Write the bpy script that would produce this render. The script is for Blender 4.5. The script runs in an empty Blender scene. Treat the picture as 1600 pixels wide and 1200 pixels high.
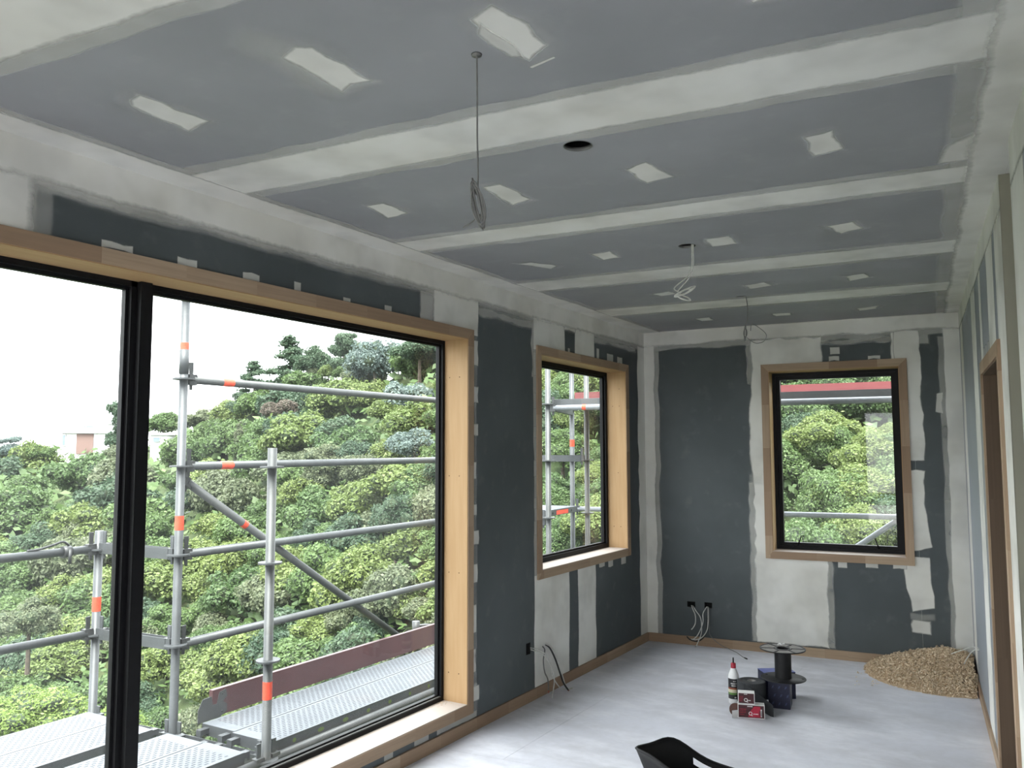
import bpy, math, random
import numpy as np
from mathutils import Vector, Matrix

S = bpy.context.scene
COL = S.collection
random.seed(4)

# ------------------------------------------------------------------ camera
CAM = Vector((2.4989, 0.0, 1.4564))
YAW, PITCH, ROLL, FPX = 0.5445, 0.0820, -0.0023, 1294.0
fh = Vector((-math.sin(YAW), math.cos(YAW), 0))
rh = Vector((math.cos(YAW), math.sin(YAW), 0))
up = Vector((0, 0, 1))
fwd = fh * math.cos(PITCH) + up * math.sin(PITCH)
upc = up * math.cos(PITCH) - fh * math.sin(PITCH)
cr, sr = math.cos(ROLL), math.sin(ROLL)
ax = rh * cr + upc * sr
ay = upc * cr - rh * sr
cd = bpy.data.cameras.new('camera')
cam = bpy.data.objects.new('camera', cd)
COL.objects.link(cam)
M = Matrix.Identity(4)
for i in range(3):
    M[i][0], M[i][1], M[i][2], M[i][3] = ax[i], ay[i], -fwd[i], CAM[i]
cam.matrix_world = M
cd.sensor_width = 36.0
cd.lens = FPX / 1600 * 36
cd.clip_end = 2000
cd.clip_start = 0.02
S.camera = cam

# ------------------------------------------------------------------ sky and exposure
SKY = 3.9
w = bpy.data.worlds.new('sky')
S.world = w
w.use_nodes = True
nt = w.node_tree
nt.nodes.clear()
wo = nt.nodes.new('ShaderNodeOutputWorld')
bg = nt.nodes.new('ShaderNodeBackground')
tc = nt.nodes.new('ShaderNodeTexCoord')
sx = nt.nodes.new('ShaderNodeSeparateXYZ')
mr = nt.nodes.new('ShaderNodeMapRange')      # overcast sky: the zenith is brighter than the horizon
mr.inputs['From Min'].default_value = 0.0
mr.inputs['From Max'].default_value = 1.0
mr.inputs['To Min'].default_value = 0.80
mr.inputs['To Max'].default_value = 1.0
nt.links.new(tc.outputs['Generated'], sx.inputs[0])
nt.links.new(sx.outputs['Z'], mr.inputs['Value'])
ml = nt.nodes.new('ShaderNodeMath')
ml.operation = 'MULTIPLY'
ml.inputs[1].default_value = SKY
nt.links.new(mr.outputs[0], ml.inputs[0])
bg.inputs['Color'].default_value = (0.96, 0.98, 1.0, 1)
nt.links.new(ml.outputs[0], bg.inputs['Strength'])
nt.links.new(bg.outputs[0], wo.inputs['Surface'])
sl = bpy.data.lights.new('sun', 'SUN')           # high sun behind thin cloud: very soft
sl.energy = 9.0
sl.angle = math.radians(38)
sl.color = (1.0, 0.97, 0.90)
so = bpy.data.objects.new('sun', sl)
COL.objects.link(so)
so.rotation_euler = Vector((0.20, -0.42, 0.88)).to_track_quat('Z', 'Y').to_euler()
S.view_settings.view_transform = 'Standard'
S.view_settings.look = 'None'
S.view_settings.gamma = 1.0
S.view_settings.use_curve_mapping = False
S.view_settings.exposure = 1.27
cy = S.cycles
cy.max_bounces = 8
cy.diffuse_bounces = 6
cy.glossy_bounces = 3
cy.transmission_bounces = 4
cy.transparent_max_bounces = 24
cy.sample_clamp_indirect = 6.0
cy.caustics_reflective = False
cy.caustics_refractive = False
cy.use_denoising = True

# ------------------------------------------------------------------ frames of reference
H = 2.4
BN = Vector((-0.0901, 0.99593, 0)); BC = 6.13097      # back wall: BN.P = BC
BD = Vector((0.99593, 0.0901, 0))
RN = Vector((0.99592, 0.0902, 0)); RC = 2.77232       # right wall: RN.P = RC
RD = Vector((-0.0902, 0.99592, 0))
def PL(y, z, o=0.0): return Vector((o, y, z))
def PB(s, z, o=0.0):
    p = BD * s + BN * (BC - o); return Vector((p.x, p.y, z))
def PR(t, z, o=0.0):
    p = RD * t + RN * (RC - o); return Vector((p.x, p.y, z))
def cy_of(x, q): return (BC + q - BN.x * x) / BN.y     # y on the line parallel to the back wall
def PC(x, q, o=0.0): return Vector((x, cy_of(x, q), H - o))      # ceiling, oblique
def PCxy(x, y, o=0.0): return Vector((x, y, H - o))
def PF(x, q, o=0.0): return Vector((x, cy_of(x, q), o))

# ------------------------------------------------------------------ materials
MATS = {}
class NT:
    def __init__(s, name):
        s.m = bpy.data.materials.new(name)
        s.m.use_nodes = True
        s.t = s.m.node_tree
        s.t.nodes.clear()
        s.out = s.t.nodes.new('ShaderNodeOutputMaterial')
        MATS[name] = s.m
    def n(s, typ, ins=None, **kw):
        nd = s.t.nodes.new('ShaderNode' + typ)
        for k, v in kw.items(): setattr(nd, k, v)
        for k, v in (ins or {}).items():
            if isinstance(v, bpy.types.NodeSocket): s.t.links.new(v, nd.inputs[k])
            else: nd.inputs[k].default_value = v
        return nd
    def math(s, op, a, b=0.0, c=None):
        ins = {0: a, 1: b}
        if c is not None: ins[2] = c
        nd = s.n('Math', ins); nd.operation = op
        return nd.outputs[0]
    def mix(s, f, a, b, blend='MIX'):
        nd = s.t.nodes.new('ShaderNodeMix'); nd.data_type = 'RGBA'; nd.blend_type = blend
        for k, v in ((0, f), (6, a), (7, b)):
            if isinstance(v, bpy.types.NodeSocket): s.t.links.new(v, nd.inputs[k])
            else: nd.inputs[k].default_value = v if k == 0 else (*v, 1) if len(v) == 3 else v
        return nd.outputs[2]
    def noise(s, scale, vec=None, detail=3.0, rough=0.55, dim='3D'):
        ins = {'Scale': scale, 'Detail': detail, 'Roughness': rough}
        if vec is not None: ins['Vector'] = vec
        nd = s.n('TexNoise', ins); nd.noise_dimensions = dim
        return nd.outputs[0]
    def step(s, v, a, b, lo=0.0, hi=1.0):
        return s.n('MapRange', {'Value': v, 'From Min': a, 'From Max': b, 'To Min': lo, 'To Max': hi}, interpolation_type='SMOOTHSTEP').outputs[0]
    def pos(s): return s.n('NewGeometry').outputs['Position']
    def bsdf(s, col, rough=0.8, metal=0.0, spec=0.3, bump=None, bstr=0.2, bdist=0.002):
        b = s.n('BsdfPrincipled', {'Roughness': rough, 'Metallic': metal, 'Specular IOR Level': spec})
        if isinstance(col, bpy.types.NodeSocket): s.t.links.new(col, b.inputs['Base Color'])
        else: b.inputs['Base Color'].default_value = (*col, 1)
        if bump is not None:
            bp = s.n('Bump', {'Height': bump, 'Strength': bstr, 'Distance': bdist})
            s.t.links.new(bp.outputs[0], b.inputs['Normal'])
        return b.outputs[0]
    def end(s, sh):
        s.t.links.new(sh, s.out.inputs['Surface'])
        return s.m

def simple(name, col, rough=0.6, metal=0.0, spec=0.4, var=0.12, scale=40):
    k = NT(name)
    n = k.noise(scale, k.n('TexCoord').outputs['Object'])
    f = k.step(n, 0.3, 0.7)
    c = k.mix(f, [x * (1 - var) for x in col], [min(1, x * (1 + var)) for x in col])
    return k.end(k.bsdf(c, rough, metal, spec))

def paper(name, a, b, smear, rough=0.7, spec=0.3):
    k = NT(name)
    p = k.pos()
    n1 = k.step(k.noise(1.6, p, 4), 0.35, 0.7)
    n2 = k.step(k.noise(9, p, 4), 0.55, 0.8)
    c = k.mix(n1, a, b)
    c = k.mix(k.math('MULTIPLY', n2, smear), c, (0.5, 0.5, 0.48))
    return k.end(k.bsdf(c, rough, 0, spec))
paper('ceiling_paper', (0.235, 0.238, 0.248), (0.275, 0.278, 0.288), 0.10)
paper('wall_paper', (0.064, 0.075, 0.079), (0.082, 0.094, 0.099), 0.06)

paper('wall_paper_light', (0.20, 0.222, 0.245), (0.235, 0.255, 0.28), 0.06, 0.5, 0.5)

k = NT('joint_compound')
p = k.pos()
cov = k.n('Attribute', attribute_name='cover').outputs['Fac']
opa = k.n('Attribute', attribute_name='opac').outputs['Fac']
nz = k.math('SUBTRACT', k.noise(26, p, 4, 0.65), 0.5)
al = k.math('ADD', k.math('MULTIPLY_ADD', cov, 1.6, -0.3), k.math('MULTIPLY', nz, 0.8))
al = k.n('Clamp', {0: al}).outputs[0]
thin = k.step(k.noise(3.2, p, 3), 0.28, 0.6, 0.80, 1.0)
al = k.math('MULTIPLY', k.math('MULTIPLY', al, opa), thin)
cc = k.mix(k.step(k.noise(2.3, p, 3), 0.3, 0.7), (0.60, 0.59, 0.54), (0.68, 0.675, 0.64))
sh = k.n('MixShader', {0: al, 1: k.n('BsdfTransparent').outputs[0], 2: k.bsdf(cc, 0.6, 0, 0.35)})
k.end(sh.outputs[0])
k = NT('white_wall'); k.end(k.bsdf(k.mix(k.step(k.noise(2, k.pos()), .3, .7), (.62, .61, .57), (.70, .69, .66)), .8))

def timber(name, a, b, c, block=0.32, grain=0.35):
    k = NT(name)
    uv = k.n('UVMap').outputs[0]
    sp = k.n('SeparateXYZ', {0: uv})
    rnd = k.n('ObjectInfo').outputs['Random']
    u = k.math('ADD', k.math('DIVIDE', sp.outputs[0], block), k.math('MULTIPLY', rnd, 37.0))
    cell = k.math('FLOOR', u)
    wn = k.n('TexWhiteNoise', {'W': k.math('ADD', cell, k.math('MULTIPLY', rnd, 11.3))}, noise_dimensions='1D').outputs['Value']
    col = k.n('ValToRGB', {0: wn})
    el = col.color_ramp.elements
    el[0].color = (*a, 1); el[1].color = (*c, 1)
    e = el.new(0.45); e.color = (*b, 1)
    gv = k.n('CombineXYZ', {0: k.math('MULTIPLY', u, 0.6), 1: k.math('MULTIPLY', sp.outputs[1], 55.0), 2: k.math('MULTIPLY', cell, 3.7)}).outputs[0]
    g = k.step(k.noise(1.3, gv, 4, 0.6), 0.35, 0.7)
    cc = k.mix(k.math('MULTIPLY', g, grain), col.outputs[0], [x * 0.62 for x in b])
    return k.end(k.bsdf(cc, 0.6, 0, 0.3))
timber('pine_trim', (0.25, 0.165, 0.105), (0.32, 0.225, 0.15), (0.39, 0.29, 0.20))
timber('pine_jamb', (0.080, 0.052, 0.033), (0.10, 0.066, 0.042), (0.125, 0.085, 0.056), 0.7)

k = NT('jamb_ply')
uv = k.n('UVMap').outputs[0]
mp = k.n('Mapping', {0: uv, 'Scale': (0.8, 9.0, 1.0)}).outputs[0]
g = k.step(k.noise(4, mp, 4), 0.3, 0.75)
k.end(k.bsdf(k.mix(g, (0.345, 0.215, 0.105), (0.385, 0.25, 0.13)), 0.6))
k = NT('sill_board')  # paler than the jambs: sky light on the sill put into colour
g = k.step(k.noise(5, k.pos(), 4), 0.3, 0.75)
k.end(k.bsdf(k.mix(g, (0.42, 0.36, 0.32), (0.46, 0.40, 0.36)), 0.6))
simple('recess_shade', (0.29, 0.28, 0.225), 0.9, var=.04, scale=5)  # shade of the recess put into the colour of the wall's end face
simple('bounce_pale', (0.55, 0.54, 0.52), 0.9, var=.06, scale=2)
simple('black_aluminium', (0.007, 0.007, 0.008), 0.5, 0, 0.16)
simple('black_rubber', (0.009, 0.009, 0.010), 0.6, 0, 0.25)
simple('screw_hole', (0.06, 0.035, 0.02), 0.9)

k = NT('window_glass')
lw = k.n('LayerWeight', {'Blend': 0.5}).outputs['Facing']
fr = k.math('MULTIPLY_ADD', k.math('POWER', lw, 4.0), 0.4, 0.022)
dst = k.n('BsdfDiffuse', {'Color': (0.9, 0.93, 0.95, 1)}).outputs[0]
trl = k.n('BsdfTranslucent', {'Color': (0.9, 0.93, 0.95, 1)}).outputs[0]
film = k.n('MixShader', {0: 0.6, 1: dst, 2: trl}).outputs[0]
d = k.step(k.noise(1.1, k.pos(), 4), 0.35, 0.75, 0.003, 0.014)
a = k.n('MixShader', {0: d, 1: k.n('BsdfTransparent', {'Color': (0.965, 0.985, 0.98, 1)}).outputs[0], 2: film}).outputs[0]
b = k.n('MixShader', {0: fr, 1: a, 2: k.n('BsdfGlossy', {'Roughness': 0.02}).outputs[0]}).outputs[0]
k.end(b)

k = NT('dusty_floor')
p = k.pos()
n1 = k.step(k.noise(1.3, p, 5, 0.6), 0.3, 0.7)
mp = k.n('Mapping', {0: p, 'Rotation': (0, 0, 0.5), 'Scale': (1.6, 3.4, 1.0)}).outputs[0]
n2 = k.step(k.noise(1.6, mp, 6, 0.65), 0.42, 0.72)
n3 = k.step(k.noise(26, p, 4), 0.35, 0.75)
c = k.mix(n1, (0.50, 0.50, 0.54), (0.63, 0.64, 0.71))
c = k.mix(k.math('MULTIPLY', n2, 0.6), c, (0.78, 0.785, 0.84))
c = k.mix(k.math('MULTIPLY', n3, 0.12), c, (0.42, 0.41, 0.40))
n4 = k.step(k.noise(0.9, p, 5, 0.7), 0.55, 0.75)
c = k.mix(k.math('MULTIPLY', n4, 0.55), c, (0.33, 0.32, 0.31))
k.end(k.bsdf(c, 0.75, 0, 0.25, k.noise(60, p, 3), 0.08))
simple('floor_joint', (0.05, 0.045, 0.04), 0.95)

def steel(name, a, b, metal=0.35, rough=0.5):
    k = NT(name)
    p = k.n('TexCoord').outputs['Object']
    v = k.n('TexVoronoi', {'Vector': p, 'Scale': 60.0}).outputs['Color']
    vv = k.n('SeparateColor', {0: v}).outputs[0]
    n = k.step(k.noise(5, p, 5, 0.7), 0.3, 0.75)
    c = k.mix(n, a, b)
    c = k.mix(k.math('MULTIPLY', vv, 0.25), c, [x * 0.7 for x in a])
    return k.end(k.bsdf(c, rough, metal, 0.4))
steel('galvanised', (0.0418, 0.0454, 0.0491), (0.0614, 0.0663, 0.0712))
steel('galvanised_lit', (0.17, 0.18, 0.20), (0.22, 0.235, 0.26))  # lit copy of the steel: light missing on the back rails put into colour
steel('plank_steel', (0.078, 0.086, 0.099), (0.098, 0.107, 0.122), 0.1, 0.65)
steel('galvanised_worn', (0.0409, 0.0443, 0.0461), (0.0631, 0.0665, 0.0682))
steel('galvanised_dark', (0.0273, 0.0290, 0.0307), (0.0443, 0.0461, 0.0477), 0.5)

k = NT('plank_deck')                # perforated steel deck: rows of slots punched through
uv = k.n('UVMap').outputs[0]
sp = k.n('SeparateXYZ', {0: uv})
row = k.math('DIVIDE', sp.outputs[1], 0.023)
ri = k.math('FLOOR', row)
sh_ = k.math('MULTIPLY', k.math('MODULO', ri, 2.0), 0.5)
uu = k.math('ADD', k.math('DIVIDE', sp.outputs[0], 0.040), sh_)
fu = k.math('ABSOLUTE', k.math('SUBTRACT', k.math('FRACT', uu), 0.5))
fv = k.math('ABSOLUTE', k.math('SUBTRACT', k.math('FRACT', row), 0.5))
inx = k.math('LESS_THAN', fu, 0.30)
iny = k.math('LESS_THAN', fv, 0.25)
hole = k.math('MULTIPLY', inx, iny)
col = k.mix(k.step(k.noise(6, k.pos(), 5, .7), .3, .75), (0.078, 0.086, 0.099), (0.098, 0.107, 0.122))
col = k.mix(k.math('MULTIPLY', k.step(k.noise(2.2, k.pos(), 4), .52, .75), .35), col, (0.105, 0.088, 0.084))
st = k.bsdf(col, 0.65, 0.1, 0.3)
k.end(k.n('MixShader', {0: k.math('MULTIPLY', hole, 0.85), 1: st, 2: k.bsdf((0.018, 0.021, 0.026), 0.9)}).outputs[0])

def redboard(name, a, b):
    k = NT(name)
    uv = k.n('UVMap').outputs[0]
    n = k.step(k.noise(3.5, k.pos(), 4), .35, .7)
    c = k.mix(n, a, b)
    mp = k.n('Mapping', {0: uv, 'Scale': (9.0, 60.0, 1.0)}).outputs[0]
    s_ = k.step(k.noise(1.0, mp, 3, .7), .74, .78)
    c = k.mix(k.math('MULTIPLY', s_, .7), c, (.22, .19, .19))
    return k.end(k.bsdf(c, .45, 0, .45))
redboard('maroon_paint', (0.036, 0.0125, 0.0145), (0.047, 0.0165, 0.0185))
redboard('red_paint', (0.085, 0.013, 0.015), (0.105, 0.019, 0.020))
simple('orange_sticker', (0.55, 0.05, 0.022), 0.5)
simple('yellow_sticker', (0.75, 0.6, 0.12), 0.5)
simple('black_plastic', (0.011, 0.011, 0.012), 0.5, 0, 0.25)
simple('black_void', (0.006, 0.006, 0.006), 0.9)
simple('white_plastic', (0.72, 0.72, 0.72), 0.4, var=.04)
simple('red_plastic', (0.33, 0.012, 0.03), 0.4)
simple('cable_white', (0.50, 0.50, 0.47), 0.5)
simple('cable_grey', (0.13, 0.13, 0.125), 0.5)
simple('cable_black', (0.018, 0.018, 0.018), 0.5)
simple('copper', (0.30, 0.085, 0.05), 0.45, 0.3)
simple('grit_paper', (0.022, 0.024, 0.027), 0.8, var=.25, scale=300)
simple('cardboard_core', (0.20, 0.19, 0.18), 0.8)
simple('blue_card', (0.008, 0.010, 0.032), 0.45, var=.1)
simple('blue_card_light', (0.09, 0.11, 0.32), 0.45)
simple('blue_print', (0.035, 0.042, 0.10), 0.5)
simple('carton_white', (0.66, 0.65, 0.64), 0.6, var=.04)
simple('carton_dark', (0.050, 0.012, 0.015), 0.45)
simple('carton_red', (0.36, 0.014, 0.04), 0.45)
simple('disc_brown', (0.085, 0.042, 0.033), 0.85, var=.2, scale=200)
simple('label_black', (0.018, 0.018, 0.02), 0.4)
simple('label_rust', (0.22, 0.06, 0.03), 0.4)
simple('label_cream', (0.55, 0.52, 0.38), 0.4)
simple('label_green', (0.10, 0.20, 0.05), 0.4)
simple('wood_dust', (0.55, 0.44, 0.33), 0.9)
k = NT('wood_shavings')
at_ = k.n('Attribute', attribute_name='tone').outputs['Fac']
c = k.n('ValToRGB', {0: at_})
el = c.color_ramp.elements
el[0].color = (0.42, 0.31, 0.20, 1); el[1].color = (0.85, 0.74, 0.58, 1)
e = el.new(0.5); e.color = (0.66, 0.53, 0.375, 1)
k.end(k.bsdf(c.outputs[0], 0.8))

def foliage(name, a, b, c, trans=0.4):
    k = NT(name)
    at = k.n('Attribute', attribute_name='tone').outputs['Fac']
    rnd = k.n('ObjectInfo').outputs['Random']
    col = k.mix(k.n('Clamp', {0: k.math('MULTIPLY_ADD', rnd, 0.75, k.math('MULTIPLY_ADD', at, 0.55, -0.15))}).outputs[0], a, b)
    col = k.mix(k.step(at, 0.82, 1.0, 0, 0.75), col, c)
    df = k.n('BsdfPrincipled', {'Roughness': 0.5, 'Specular IOR Level': 0.25, 'Base Color': col}).outputs[0]
    tr = k.n('BsdfTranslucent', {'Color': col}).outputs[0]
    return k.end(k.n('MixShader', {0: trans, 1: df, 2: tr}).outputs[0])
foliage('leaf_green', (0.0450, 0.0792, 0.0296), (0.0780, 0.1221, 0.0407), (0.1320, 0.1782, 0.0814))
foliage('leaf_yellow', (0.0780, 0.1122, 0.0333), (0.1200, 0.1551, 0.0481), (0.1800, 0.2178, 0.0962))
foliage('leaf_olive', (0.0690, 0.0858, 0.0481), (0.1020, 0.1188, 0.0666), (0.1560, 0.1716, 0.1110))
foliage('leaf_dark', (0.0270, 0.0515, 0.0311), (0.0480, 0.0792, 0.0444), (0.0840, 0.1188, 0.0740))
foliage('leaf_silver', (0.0660, 0.0957, 0.0888), (0.1080, 0.1419, 0.1295), (0.2160, 0.2640, 0.2442))
foliage('leaf_brown', (0.0660, 0.0528, 0.0407), (0.0960, 0.0792, 0.0629), (0.1440, 0.1320, 0.1184))
foliage('leaf_bright', (0.0960, 0.1452, 0.0296), (0.1320, 0.1914, 0.0444), (0.2040, 0.2640, 0.1036))
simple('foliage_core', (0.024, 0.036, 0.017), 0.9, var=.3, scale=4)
simple('bark', (0.07, 0.055, 0.042), 0.9, var=.3, scale=8)
k = NT('hill_soil')
n = k.step(k.noise(0.35, k.pos(), 6, .65), .35, .7)
c = k.mix(n, (0.027, 0.042, 0.018), (0.055, 0.066, 0.03))
k.end(k.bsdf(c, 0.95, 0, 0.1))
simple('house_brown', (0.12, 0.075, 0.065), 0.8)
simple('house_white', (0.55, 0.55, 0.55), 0.7, var=.05)
simple('house_roof', (0.22, 0.18, 0.20), 0.8)
simple('house_glass', (0.10, 0.13, 0.16), 0.15)

# ------------------------------------------------------------------ mesh building
class MB:
    def __init__(s):
        s.v = []; s.f = []; s.mi = []; s.uv = []; s.sm = []; s.at = {}
    def add(s, vs, fs, mi=0, smooth=False, uvs=None):
        o = len(s.v)
        s.v += [tuple(x) for x in vs]
        for i, f in enumerate(fs):
            s.f.append([o + j for j in f]); s.mi.append(mi); s.sm.append(smooth)
            s.uv.append(uvs[i] if uvs else [(0, 0)] * len(f))
        return s
    def box(s, o, a, b, c, mi=0, u0=0.0):
        o, a, b, c = Vector(o), Vector(a), Vector(b), Vector(c)
        if a.cross(b).dot(c) < 0: a, b = b, a
        vs = [o, o + a, o + a + b, o + b, o + c, o + a + c, o + a + b + c, o + b + c]
        fs = [(0, 3, 2, 1), (4, 5, 6, 7), (0, 1, 5, 4), (1, 2, 6, 5), (2, 3, 7, 6), (3, 0, 4, 7)]
        L = [a.length, b.length, c.length]
        lo = L.index(max(L))
        co = [(0, 0, 0), (1, 0, 0), (1, 1, 0), (0, 1, 0), (0, 0, 1), (1, 0, 1), (1, 1, 1), (0, 1, 1)]
        uvs = []
        for f in fs:
            vary = [i for i in range(3) if len({co[j][i] for j in f}) > 1]
            if lo in vary: ui = lo; vi = [i for i in vary if i != lo][0]
            else: ui, vi = vary
            uvs.append([(u0 + co[j][ui] * L[ui], co[j][vi] * L[vi]) for j in f])
        return s.add(vs, fs, mi, False, uvs)
    def bx(s, x0, x1, y0, y1, z0, z1, mi=0, u0=0.0):
        return s.box((x0, y0, z0), (x1 - x0, 0, 0), (0, y1 - y0, 0), (0, 0, z1 - z0), mi, u0)
    def mbox(s, mp, u0, u1, v0, v1, o0, o1, mi=0):      # box in the coordinates of a wall
        c = [mp(u, v, o) for o in (o0, o1) for (u, v) in ((u0, v0), (u1, v0), (u1, v1), (u0, v1))]
        lu = u1 - u0; lv = v1 - v0; lo = abs(o1 - o0)
        fs = [(0, 3, 2, 1), (4, 5, 6, 7), (0, 1, 5, 4), (1, 2, 6, 5), (2, 3, 7, 6), (3, 0, 4, 7)]
        e = (c[1] - c[0]).cross(c[3] - c[0]).dot(c[4] - c[0])
        if e < 0: fs = [tuple(reversed(f)) for f in fs]
        uvs = []
        for f in fs:
            q = []
            for j in f:
                uu = lu if j in (1, 2, 5, 6) else 0; vv = lv if j in (2, 3, 6, 7) else 0; oo = lo if j >= 4 else 0
                q.append((uu, vv, oo))
            us = {x[0] for x in q}; vv_ = {x[1] for x in q}
            if len(us) > 1 and len(vv_) > 1: r = [(x[0], x[1]) for x in q]
            elif len(us) > 1: r = [(x[0], x[2]) for x in q]
            else: r = [(x[1], x[2]) for x in q]
            if lv > lu: r = [(b, a) if (len(us) > 1 and len(vv_) > 1) else (a, b) for a, b in r]
            uvs.append(r)
        return s.add(c, fs, mi, False, uvs)
    def tube(s, pts, r, n=10, mi=0, cap=True):
        pts = [Vector(p) for p in pts]
        rs = r if isinstance(r, (list, tuple)) else [r] * len(pts)
        t0 = (pts[1] - pts[0]).normalized()
        ref = Vector((0, 0, 1)) if abs(t0.z) < 0.9 else Vector((1, 0, 0))
        a = t0.cross(ref).normalized()
        vs = []
        for i, p in enumerate(pts):
            t = (pts[min(i + 1, len(pts) - 1)] - pts[max(i - 1, 0)]).normalized()
            a = (a - t * a.dot(t)).normalized(); b = t.cross(a)
            for j in range(n):
                g = 2 * math.pi * j / n
                vs.append(p + (a * math.cos(g) + b * math.sin(g)) * rs[i])
        fs = [(i * n + j, i * n + (j + 1) % n, (i + 1) * n + (j + 1) % n, (i + 1) * n + j) for i in range(len(pts) - 1) for j in range(n)]
        s.add(vs, fs, mi, True)
        if cap:
            k = len(s.v) - len(vs)
            s.f.append([k + j for j in reversed(range(n))]); s.mi.append(mi); s.sm.append(False); s.uv.append([(0, 0)] * n)
            k2 = k + (len(pts) - 1) * n
            s.f.append([k2 + j for j in range(n)]); s.mi.append(mi); s.sm.append(False); s.uv.append([(0, 0)] * n)
        return s
    def lathe(s, prof, c, n=24, mi=0, smooth=True, axis=(0, 0, 1), x=None):
        c = Vector(c); z = Vector(axis).normalized()
        xx = (Vector(x) if x else (Vector((1, 0, 0)) if abs(z.x) < .9 else Vector((0, 1, 0))))
        xx = (xx - z * xx.dot(z)).normalized(); yy = z.cross(xx)
        vs = []
        for (r, h) in prof:
            for j in range(n):
                g = 2 * math.pi * j / n
                vs.append(c + z * h + (xx * math.cos(g) + yy * math.sin(g)) * max(r, 1e-4))
        fs = []
        for i in range(len(prof) - 1):
            for j in range(n):
                fs.append((i * n + j, i * n + (j + 1) % n, (i + 1) * n + (j + 1) % n, (i + 1) * n + j))
        return s.add(vs, fs, mi, smooth)
    def prism(s, poly, d, mi=0):                        # polygon of 3D points pushed along d
        d = Vector(d); p = [Vector(q) for q in poly]; n = len(p)
        nn = sum(((p[i] - p[0]).cross(p[(i + 1) % n] - p[0]) for i in range(n)), Vector())
        if nn.dot(d) > 0: p = p[::-1]
        L = [(q - p[0]) for q in p]
        e = max(((p[(i + 1) % n] - p[i]) for i in range(n)), key=lambda q: q.length).normalized()
        g = nn.normalized().cross(e)
        uv = [(q.dot(e), q.dot(g)) for q in L]
        vs = p + [q + d for q in p]
        fs = [tuple(range(n)), tuple(reversed(range(n, 2 * n)))]
        uvs = [uv, uv[::-1]]
        for i in range(n):
            j = (i + 1) % n
            fs.append((j, i, i + n, j + n)); uvs.append([uv[j], uv[i], uv[i], uv[j]])
        return s.add(vs, fs, mi, False, uvs)
    def mesh(s, name, mats, org=(0, 0, 0)):
        me = bpy.data.meshes.new(name)
        o = Vector(org)
        me.from_pydata([(a - o.x, b - o.y, c - o.z) for a, b, c in s.v], [], s.f)
        for m in mats: me.materials.append(MATS[m])
        me.polygons.foreach_set('material_index', s.mi)
        me.polygons.foreach_set('use_smooth', s.sm)
        ul = me.uv_layers.new(name='UVMap')
        ul.data.foreach_set('uv', [c for f in s.uv for q in f for c in q])
        for an, vals in s.at.items():
            A = me.attributes.new(an, 'FLOAT', 'POINT'); A.data.foreach_set('value', vals)
        me.update()
        return me
    def build(s, name, mats, parent=None, at=None):
        if isinstance(mats, str): mats = [mats]
        if parent is not None:
            r = parent
            while r.parent: r = r.parent
            org = r.location
        else: org = Vector(at) if at is not None else Vector((0, 0, 0))
        ob = bpy.data.objects.new(name, s.mesh(name, mats, org))
        COL.objects.link(ob)
        if parent is not None: ob.parent = parent
        else: ob.location = org
        return ob

def tag(o, label=None, cat=None, group=None, kind=None):
    if label: o['label'] = label
    if cat: o['category'] = cat
    if group: o['group'] = group
    if kind: o['kind'] = kind
    return o
def thing(name, loc, label, cat, group=None):
    o = bpy.data.objects.new(name, None)
    o.empty_display_size = 0.05
    o.location = loc
    COL.objects.link(o)
    return tag(o, label, cat, group)
def struct(name, loc=(0, 0, 0), label=None):
    o = bpy.data.objects.new(name, None)
    o.empty_display_size = 0.05
    o.location = loc
    COL.objects.link(o)
    return tag(o, label, None, None, 'structure')

def cells(m, mp, u0, u1, v0, v1, holes, o0, o1, mi=0):
    us = sorted({u0, u1, *[x for h in holes for x in h[:2] if u0 < x < u1]})
    vs = sorted({v0, v1, *[x for h in holes for x in h[2:4] if v0 < x < v1]})
    for i in range(len(us) - 1):
        run = None
        for j in range(len(vs) - 1):
            cu, cv = (us[i] + us[i + 1]) / 2, (vs[j] + vs[j + 1]) / 2
            hit = any(h[0] < cu < h[1] and h[2] < cv < h[3] for h in holes)
            if hit:
                if run is not None: m.mbox(mp, us[i], us[i + 1], run, vs[j], o0, o1, mi); run = None
            elif run is None: run = vs[j]
        if run is not None: m.mbox(mp, us[i], us[i + 1], run, vs[-1], o0, o1, mi)
    return m

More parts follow.
